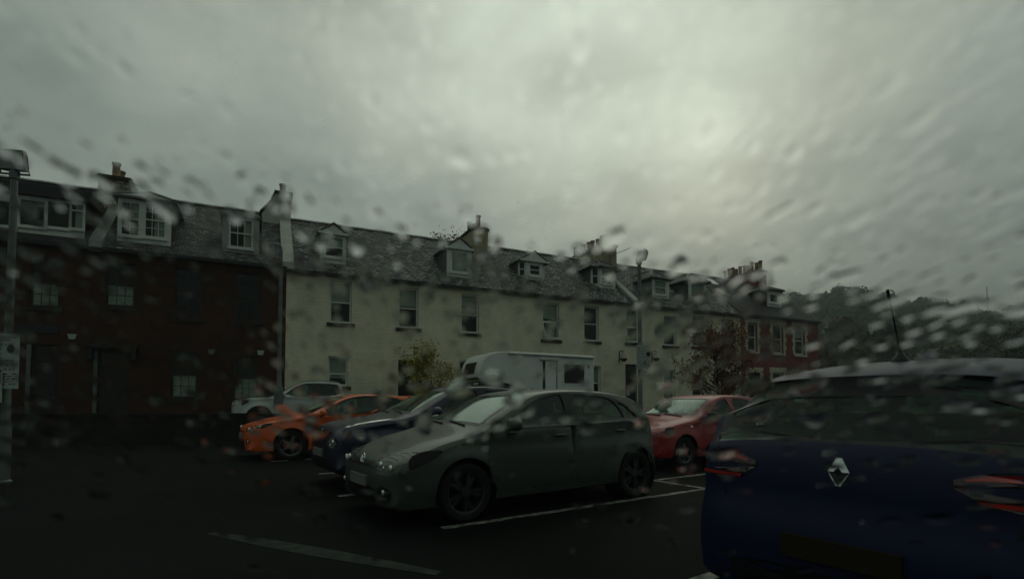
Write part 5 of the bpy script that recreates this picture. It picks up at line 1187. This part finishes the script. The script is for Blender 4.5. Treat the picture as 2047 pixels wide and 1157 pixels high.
# ------------------------------------------------------------------ trees and plants
def leaf_mat(name, c1, c2): return mat(name, c1, .6, .3, col2=c2, vscale=2.5)
m_bark = mat('wet_bark', (.022, .018, .014), .85, .2, var=.4, vscale=8)
def plant(name, label, cat, loc, H, spread, nb, nleaf, lsize, m_leaf, trunk=.06, base=.12, group=None, seed=1, up=.8, clump=0.0, shape=None, zleaf=(.2, 1.0)):
    rnd = random.Random(seed); r = empty(name, loc, 0, label, cat, group)
    m = MB(); tips = []
    top = Vector((rnd.uniform(-.1, .1) * H, rnd.uniform(-.1, .1) * H, H * .78))
    m.tube([(0, 0, -.1), tuple(top * .35 + Vector((.02 * H, 0, 0))), tuple(top * .7), tuple(top)], [trunk, trunk * .8, trunk * .5, trunk * .15], 7)
    for k in range(nb):
        t = base + (1 - base) * (k + .5) / nb; s0 = top * t; a = rnd.uniform(0, 2 * pi) + k * 2.4; L = spread * rnd.uniform(.55, 1.1) * (1.15 - .55 * abs(t - .45))
        d = Vector((cos(a), sin(a), up * rnd.uniform(.5, 1.3))).normalized(); p = s0; pts = [p]
        for i in range(4):
            d = (d + Vector((rnd.uniform(-.3, .3), rnd.uniform(-.3, .3), rnd.uniform(-.12, .22)))).normalized(); p = p + d * L / 4; pts.append(p)
            if i >= 1: tips.append((p, d))
            if i >= 1:
                for _ in range(3):
                    dd = (d + Vector((rnd.uniform(-.9, .9), rnd.uniform(-.9, .9), rnd.uniform(-.4, .7)))).normalized(); e = p + dd * L * rnd.uniform(.15, .4); e2 = e + (dd + Vector((rnd.uniform(-.5, .5), rnd.uniform(-.5, .5), .3))).normalized() * L * .15
                    m.tube([tuple(p), tuple(e), tuple(e2)], [trunk * .13, trunk * .08, trunk * .04], 4, cap=False); tips += [(e, dd), (e2, dd)]
        m.tube([tuple(q) for q in pts], [trunk * f * .5 for f in (1, .75, .5, .35, .15)], 5)
    m.build('trunk', m_bark, r, smooth=60)
    lm = MB()
    for _ in range(nleaf):
        p, d = rnd.choice(tips); q = p + Vector((rnd.gauss(0, 1), rnd.gauss(0, 1), rnd.gauss(0, .8))) * lsize * 1.6
        R = Matrix.Rotation(rnd.uniform(0, 2 * pi), 3, 'Z') @ Matrix.Rotation(rnd.uniform(-1.2, 1.2), 3, 'X') @ Matrix.Rotation(rnd.uniform(-1.0, 1.0), 3, 'Y'); s = lsize * rnd.uniform(.6, 1.3)
        lm.add([q + R @ Vector(v) * s for v in ((0, -.5, 0), (.32, -.05, .06), (0, .55, -.05), (-.32, -.05, .06))], [(0, 1, 2, 3)])
    lm.build('crown', m_leaf, r, recalc=False); return r
l_yel = leaf_mat('yellow_green_leaf', (.46, .37, .05), (.20, .19, .035))
l_brn = leaf_mat('rust_leaf', (.27, .085, .025), (.10, .06, .025))
l_grn = leaf_mat('dark_leaf', (.05, .066, .03), (.024, .034, .018))
l_olv = leaf_mat('olive_leaf', (.07, .075, .03), (.035, .04, .02))
def bloc(px, Y, z=ZS + .0):
    p = at(px, 780, Y); return (p.x, p.y, z)
plant('shrub_tree', 'yellow green autumn shrub in front of the cream terrace left of the motorhome', 'shrub', bloc(868, 23.6), zat(700, 23.6) - ZS, 1.15, 16, 3200, .125, l_yel, .05, .03, seed=3, up=1.2)
plant('shrub_tree', 'smaller yellow shrub touching the nose of the white motorhome', 'shrub', bloc(912, 24.2), zat(728, 24.2) - ZS, .75, 10, 1300, .11, l_yel, .04, .05, seed=8, up=1.0)
plant('street_tree', 'rust brown autumn tree in front of the cream and red end houses', 'tree', bloc(1432, 27.5), zat(648, 27.5) - ZS, 1.65, 26, 7500, .125, l_brn, .09, .10, seed=5, up=1.1)
tb = at(908, 500, 38); plant('garden_tree', 'thin half bare tree rising behind the cream terrace roof beside a chimney', 'tree', (tb.x, 38, 0), zat(428, 38) * 1.08, 1.9, 20, 1100, .17, l_grn, .14, .6, seed=11, up=1.3)
tb = at(527, 500, 33); plant('garden_tree', 'bare bushy tree top showing behind the red brick roof beside the white chimney', 'tree', (tb.x, 33, 0), zat(418, 33) * 1.08, 1.6, 18, 600, .13, l_olv, .10, .62, seed=12, up=1.2)
for i, (px, py, Y, sp_, lab) in enumerate(((1668, 726, 52, 1.3, 'round dark bush just right of the red end house'), (1735, 742, 60, 1.8, 'low dark bush in the distance behind the dark blue roof'), (1850, 722, 75, 3.2, 'broad olive tree behind the roof aerial of the dark blue hatchback'), (1985, 694, 66, 3.6, 'dark leafy tree at the far right above the dark blue hatchback'), (2075, 676, 58, 3.6, 'dark leafy tree cut by the right frame edge'))):
    plant('dark_tree', lab, 'tree', bloc(px, Y, 0), zat(py, Y), sp_, 22, 5200, sp_ * .085, l_grn if i != 2 else l_olv, .16, .08, group='trees right of the terrace', seed=20 + i, up=.8)

# ------------------------------------------------------------------ hill, woodland, far houses
ridge = [(700, 640), (1200, 604), (1400, 592), (1560, 584), (1640, 590), (1660, 582), (1690, 574), (1740, 577), (1790, 592), (1850, 593), (1890, 602), (1950, 616), (2000, 630), (2060, 635), (2400, 655), (3200, 690)]
def ridge_h(az):                                              # hill crest height by bearing
    pts = [(math.atan2(px - PX, F), (803 - py - 32) / F * cos(math.atan2(px - PX, F))) for px, py in ridge]
    if az <= pts[0][0]: k = pts[0][1]
    elif az >= pts[-1][0]: k = pts[-1][1]
    else:
        for (a, u), (b, v) in zip(pts, pts[1:]):
            if a <= az <= b: k = u + (v - u) * (az - a) / (b - a); break
    return k * 430
def terr(x, y):
    r = hypot(x, y); az = math.atan2(x, y); u = max(0, min(1, (r - 95) / 335)); return -1.0 + (ridge_h(az) + 2.0) * (u ** 1.15) * (1 if r < 430 else 1 - min(.25, (r - 430) / 1200)) + 2.2 * sin(x * .05) * cos(y * .043) * u
m = MB(); NA, NR = 70, 40; az0, az1 = radians(-25), radians(68)
for i in range(NR + 1):
    r_ = 90 + (620 - 90) * i / NR
    for j in range(NA + 1):
        a = az0 + (az1 - az0) * j / NA; x, y = r_ * sin(a), r_ * cos(a); m.v.append((x, y, terr(x, y)))
for i in range(NR):
    for j in range(NA): k = i * (NA + 1) + j; m.f.append([k, k + 1, k + NA + 2, k + NA + 1]); m.m.append(0)
m_hill = mat('hillside_grass', (.03, .036, .018), .9, .1, col2=(.016, .02, .012), vscale=.05)
tag(m.build('hill', m_hill, smooth=60), 'long wooded hill rising behind the end of the terrace', 'hill', kind='structure')
m_wood1 = mat('woodland_leaf', (.060, .070, .040), .8, .1, col2=(.03, .04, .026), vscale=.06)
m_wood2 = mat('woodland_autumn', (.10, .085, .04), .8, .1, col2=(.05, .055, .03), vscale=.06)
m = MB(); rnd = random.Random(4)
def crown(m, c, R, H, rnd, mi, n):
    subs = [(Vector((rnd.uniform(-.55, .55) * R, rnd.uniform(-.55, .55) * R, H * rnd.uniform(.45, .85))), R * rnd.uniform(.35, .6)) for _ in range(6)]
    for _ in range(n):
        o, r_ = rnd.choice(subs); d = Vector((rnd.gauss(0, 1), rnd.gauss(0, 1), rnd.gauss(0, 1))).normalized(); p = Vector(c) + o + d * r_ * rnd.uniform(.6, 1.05)
        t = d.cross(Vector((rnd.gauss(0, 1), rnd.gauss(0, 1), rnd.gauss(0, 1)))).normalized(); b = d.cross(t); s = R * rnd.uniform(.16, .30)
        m.add([p + t * s, p + (b * .8 + d * .3) * s, p - t * s * .9, p - (b * .8 - d * .2) * s], [(0, 1, 2, 3)], mi)
hh_px = [(1646, 690, 250, 8), (1663, 690, 270, 7), (1756, 682, 260, 7), (1768, 708, 220, 6), (1828, 661, 310, 7), (1662, 662, 330, 8), (1985, 624, 390, 9), (2006, 628, 400, 7), (1970, 688, 260, 7), (1945, 690, 265, 6), (1712, 690, 300, 6)]
hspots = []
for px, py, r0, wd_ in hh_px:
    rr = ray(px, py).normalized(); best = None
    for t in range(100, 640, 3):
        p = Vector((0, 0, EYE)) + rr * t
        if p.z - 2.5 < terr(p.x, p.y): best = p; break
    if best: hspots.append((best, wd_))
cnt = 0
while cnt < 2100:
    a = rnd.uniform(radians(4), radians(50)); r_ = sqrt(rnd.uniform(105 ** 2, 455 ** 2)); x, y = r_ * sin(a), r_ * cos(a)
    if any((Vector((x, y)) - Vector((p.x, p.y))).length < 9 or (abs(math.atan2(p.x, p.y) - a) < .018 and p.length - 40 < r_ < p.length) for p, _ in hspots): continue
    R = rnd.uniform(2.8, 6.2); crown(m, (x, y, terr(x, y) - 1), R, R * rnd.uniform(1.7, 2.8), rnd, 1 if rnd.random() < .3 else 0, 46 if r_ > 250 else 70); cnt += 1
for k in range(150):                                          # taller trees along the crest
    a = radians(6) + (radians(44)) * k / 150; r_ = rnd.uniform(415, 440); x, y = r_ * sin(a), r_ * cos(a); R = rnd.choice((2.5, 3, 4, 5, 6)) * rnd.uniform(.8, 1.2)
    crown(m, (x, y, terr(x, y) - 2), R, R * rnd.uniform(1.7, 2.4), rnd, 0, 90)
tag(m.build('woodland', [m_wood1, m_wood2], recalc=False), 'dense autumn woodland covering the far hillside', 'woodland', kind='stuff')
m_hw = mat('far_house_wall', (.50, .52, .48), .8, .2, var=.1); m_hr = mat('far_house_roof', (.045, .046, .046), .7, .3, var=.2)
hl = ['white gabled house low on the hill right of the red end house', 'pale house next to the white gabled one low on the hill', 'small pale house left of the roof aerial halfway up the hill', 'small pale house low behind the roof aerial foot', 'lone pale house high in the woods right of the roof aerial', 'pale house high above the white gabled house in the woods', 'white house near the hill crest below the mast', 'white house right of the mast near the hill crest', 'pale cottage right of centre on the lower wooded slope', 'pale cottage left of its neighbour on the lower wooded slope', 'small grey cottage half hidden by trees on the slope']
for (p, wd_), lab in zip(hspots, hl):
    r = empty('hillside_house', (p.x, p.y, terr(p.x, p.y)), -math.atan2(p.x, p.y) + rnd.uniform(-.5, .5), lab, 'house', 'houses on the far hillside')
    h_, d_ = wd_ * .62, wd_ * .7; m = MB(); m.prism([(-d_ / 2, -2), (d_ / 2, -2), (d_ / 2, h_), (0, h_ + d_ * .42), (-d_ / 2, h_)], lambda a, b, t: (t, a, b), -wd_ / 2, wd_ / 2); wl_ = m.build('wall', m_hw, r)
    m = MB()
    for sg in (1, -1): m.prism([(0, h_ + d_ * .42 + .02), (sg * (d_ / 2 + .4), h_ - .3), (sg * (d_ / 2 + .4), h_ - .05), (0, h_ + d_ * .42 + .3)], lambda a, b, t: (t, a, b), -wd_ / 2 - .3, wd_ / 2 + .3)
    rf_o = m.build('roof', m_hr, r); m = MB(); m.box(wd_ / 2 - 1.2, wd_ / 2 - .4, -.4, .4, h_ + d_ * .3, h_ + d_ * .42 + 1.1); m.build('chimney', m_hw, rf_o)
    for x in (-.28, .22):
        m = MB(); m.box(wd_ * x - .5, wd_ * x + .5, -d_ / 2 - .03, -d_ / 2 - .005, h_ * .35, h_ * .75); m.build('window', m_blk, r)
pm_ = at(1974, 610, 425); r = empty('radio_mast', (pm_.x, pm_.y, terr(pm_.x, pm_.y)), 0, 'thin lattice radio mast standing on the far hill crest', 'mast')
Hm_ = zat(572, 425) - terr(pm_.x, pm_.y); m = MB()
for k in range(3):
    a = 2 * pi * k / 3; m.tube([(1.1 * cos(a), 1.1 * sin(a), -2), (.3 * cos(a), .3 * sin(a), Hm_)], .12, 4)
for k in range(14):
    z, f = Hm_ * k / 14, 1.1 - .8 * k / 14
    for j in range(3): a, b = 2 * pi * j / 3, 2 * pi * (j + 1) / 3; m.tube([(f * cos(a), f * sin(a), z), (f * cos(b), f * sin(b), z + Hm_ / 14)], .07, 4)
m.build('lattice', m_steel, r); m = MB()
for z in (.7, .8, .62): m.lathe([(0, -.3), (.7, 0), (0, .3)], 'y', (.6, -.5, Hm_ * z), 10)
m.build('dish', m_grey, r)

# ------------------------------------------------------------------ rain-wet windscreen of the car we sit in
GY, RK = .45, radians(45)
gu, gv, gn = Vector((1, 0, 0)), Vector((0, -sin(RK), cos(RK))), Vector((0, cos(RK), sin(RK)))
G0 = Vector((0, GY, EYE))
def gpt(u, v, off=0): return G0 + gu * u + gv * v + gn * (off - .10 * u * u)
m = MB(); nu, nv = 24, 14
for off in (0, .005):
    for j in range(nv + 1):
        v = -.46 + .86 * j / nv; hw = .86 - .14 * (j / nv)
        for i in range(nu + 1): m.v.append(tuple(gpt(hw * (2 * i / nu - 1), v, off - .005)))
K = (nu + 1) * (nv + 1)
for o in (0, K):
    for j in range(nv):
        for i in range(nu): k = o + j * (nu + 1) + i; m.f.append([k, k + 1, k + nu + 2, k + nu + 1]); m.m.append(0)
m_ws = bpy.data.materials.new('windscreen_tint'); m_ws.use_nodes = True; n_, l_ = m_ws.node_tree.nodes, m_ws.node_tree.links; n_.clear()
o_ = n_.new('ShaderNodeOutputMaterial'); t_ = n_.new('ShaderNodeBsdfTransparent'); t_.inputs[0].default_value = (.975, 1, .985, 1); l_.new(t_.outputs[0], o_.inputs[0])
ws = m.build('windscreen', m_ws, smooth=60); tag(ws, 'sloping clear windscreen glass spotted with rain in the near foreground', 'windscreen')
m_drop = bpy.data.materials.new('rain_water'); m_drop.use_nodes = True; n_, l_ = m_drop.node_tree.nodes, m_drop.node_tree.links; n_.clear()
o_ = n_.new('ShaderNodeOutputMaterial'); g_ = n_.new('ShaderNodeBsdfRefraction'); g_.inputs['IOR'].default_value = 1.33; g_.inputs['Roughness'].default_value = .0; l_.new(g_.outputs[0], o_.inputs[0])
m = MB(); rnd = random.Random(21); placed = []
def drop(u, v, ru, rv, ang, h, k=14, nr=5):
    ph = [rnd.uniform(0, 2 * pi) for _ in range(3)]; am = [rnd.uniform(.05, .22) for _ in range(3)]; V = []; c_, s_ = cos(ang), sin(ang)
    lean = rnd.uniform(-.25, .25)
    for i in range(nr + 1):
        t = i / nr
        for j in range(k):
            a = 2 * pi * j / k; f = 1 + sum(am[q] * sin((q + 1) * a + ph[q]) for q in range(3)); x, y = ru * t * f * cos(a), rv * t * f * sin(a)
            z = h * (1 - t * t) ** 1.7 * (1 + lean * t * cos(a))
            V.append(gpt(u + x * c_ - y * s_, v + x * s_ + y * c_, .0003 + z))
    B_ = len(V); top = V + [gpt(u, v, .0003 + h)]
    Fs = [(i * k + j, i * k + (j + 1) % k, (i + 1) * k + (j + 1) % k, (i + 1) * k + j) for i in range(1, nr) for j in range(k)]
    Fs += [(k + j, k + (j + 1) % k, B_) for j in range(k)]
    # flat underside shares the rim
    m.add(top, Fs + [[nr * k + j for j in range(k)][::-1]])
tries = 0
while len(placed) < 1150 and tries < 60000:
    tries += 1
    px, py = rnd.uniform(-60, 2110), rnd.uniform(-30, 1150)
    den_ = .35 + .65 * math.exp(-((py - 620) / 260) ** 2)
    if px > 1250: den_ += .45 * math.exp(-((py - 620) / 300) ** 2)
    if py < 250: den_ *= .8
    if py > 900: den_ *= .3
    if 430 < py and px < 1500: den_ *= .75
    if rnd.random() > den_: continue
    rr = ray(px, py); t = (G0 - EO).dot(gn) / rr.dot(gn); q = EO + rr * t - G0; u, v = q.dot(gu), q.dot(gv); dist = (rr * t).length
    big = rnd.random(); rad = dist / F * (rnd.uniform(6.5, 10.5) if big < .5 else rnd.uniform(10.5, 16) if big < .88 else rnd.uniform(16, 27))
    if any((u - a) ** 2 + (v - b) ** 2 < ((rad + c_) * .9) ** 2 for a, b, c_ in placed): continue
    placed.append((u, v, rad)); dx, dy = px - 820, 1000 - py
    ang = math.atan2(dy * 1.25, dx); el = 1.25 + .9 * max(0, min(1, (abs(dx) - 350) / 700)) * (1.15 if dx > 0 else .45)
    el *= rnd.uniform(.8, 1.3)
    drop(u, v, rad * sqrt(el), rad / sqrt(el), ang + rnd.uniform(-.2, .2), rad * (rnd.uniform(.035, .105) if rnd.random() < .78 else rnd.uniform(.105, .16)))
tag(m.build('raindrops', m_drop, smooth=60), 'blurred rain drops and smears scattered over the windscreen glass', 'raindrops', kind='stuff')

# ------------------------------------------------------------------ damp air
m = MB(); m.box(-700, 700, -60, 700, -1.0, 150)
hz = m.build('haze', [bpy.data.materials.new('damp_air')]); tag(hz, 'thin grey drizzle haze over the far hill', 'haze', kind='stuff')
hm = hz.data.materials[0]; hm.use_nodes = True; n_, l_ = hm.node_tree.nodes, hm.node_tree.links; n_.clear()
o_ = n_.new('ShaderNodeOutputMaterial'); v_ = n_.new('ShaderNodeVolumePrincipled'); v_.inputs['Color'].default_value = (.82, .9, .86, 1); v_.inputs['Density'].default_value = .0010; l_.new(v_.outputs[0], o_.inputs['Volume'])
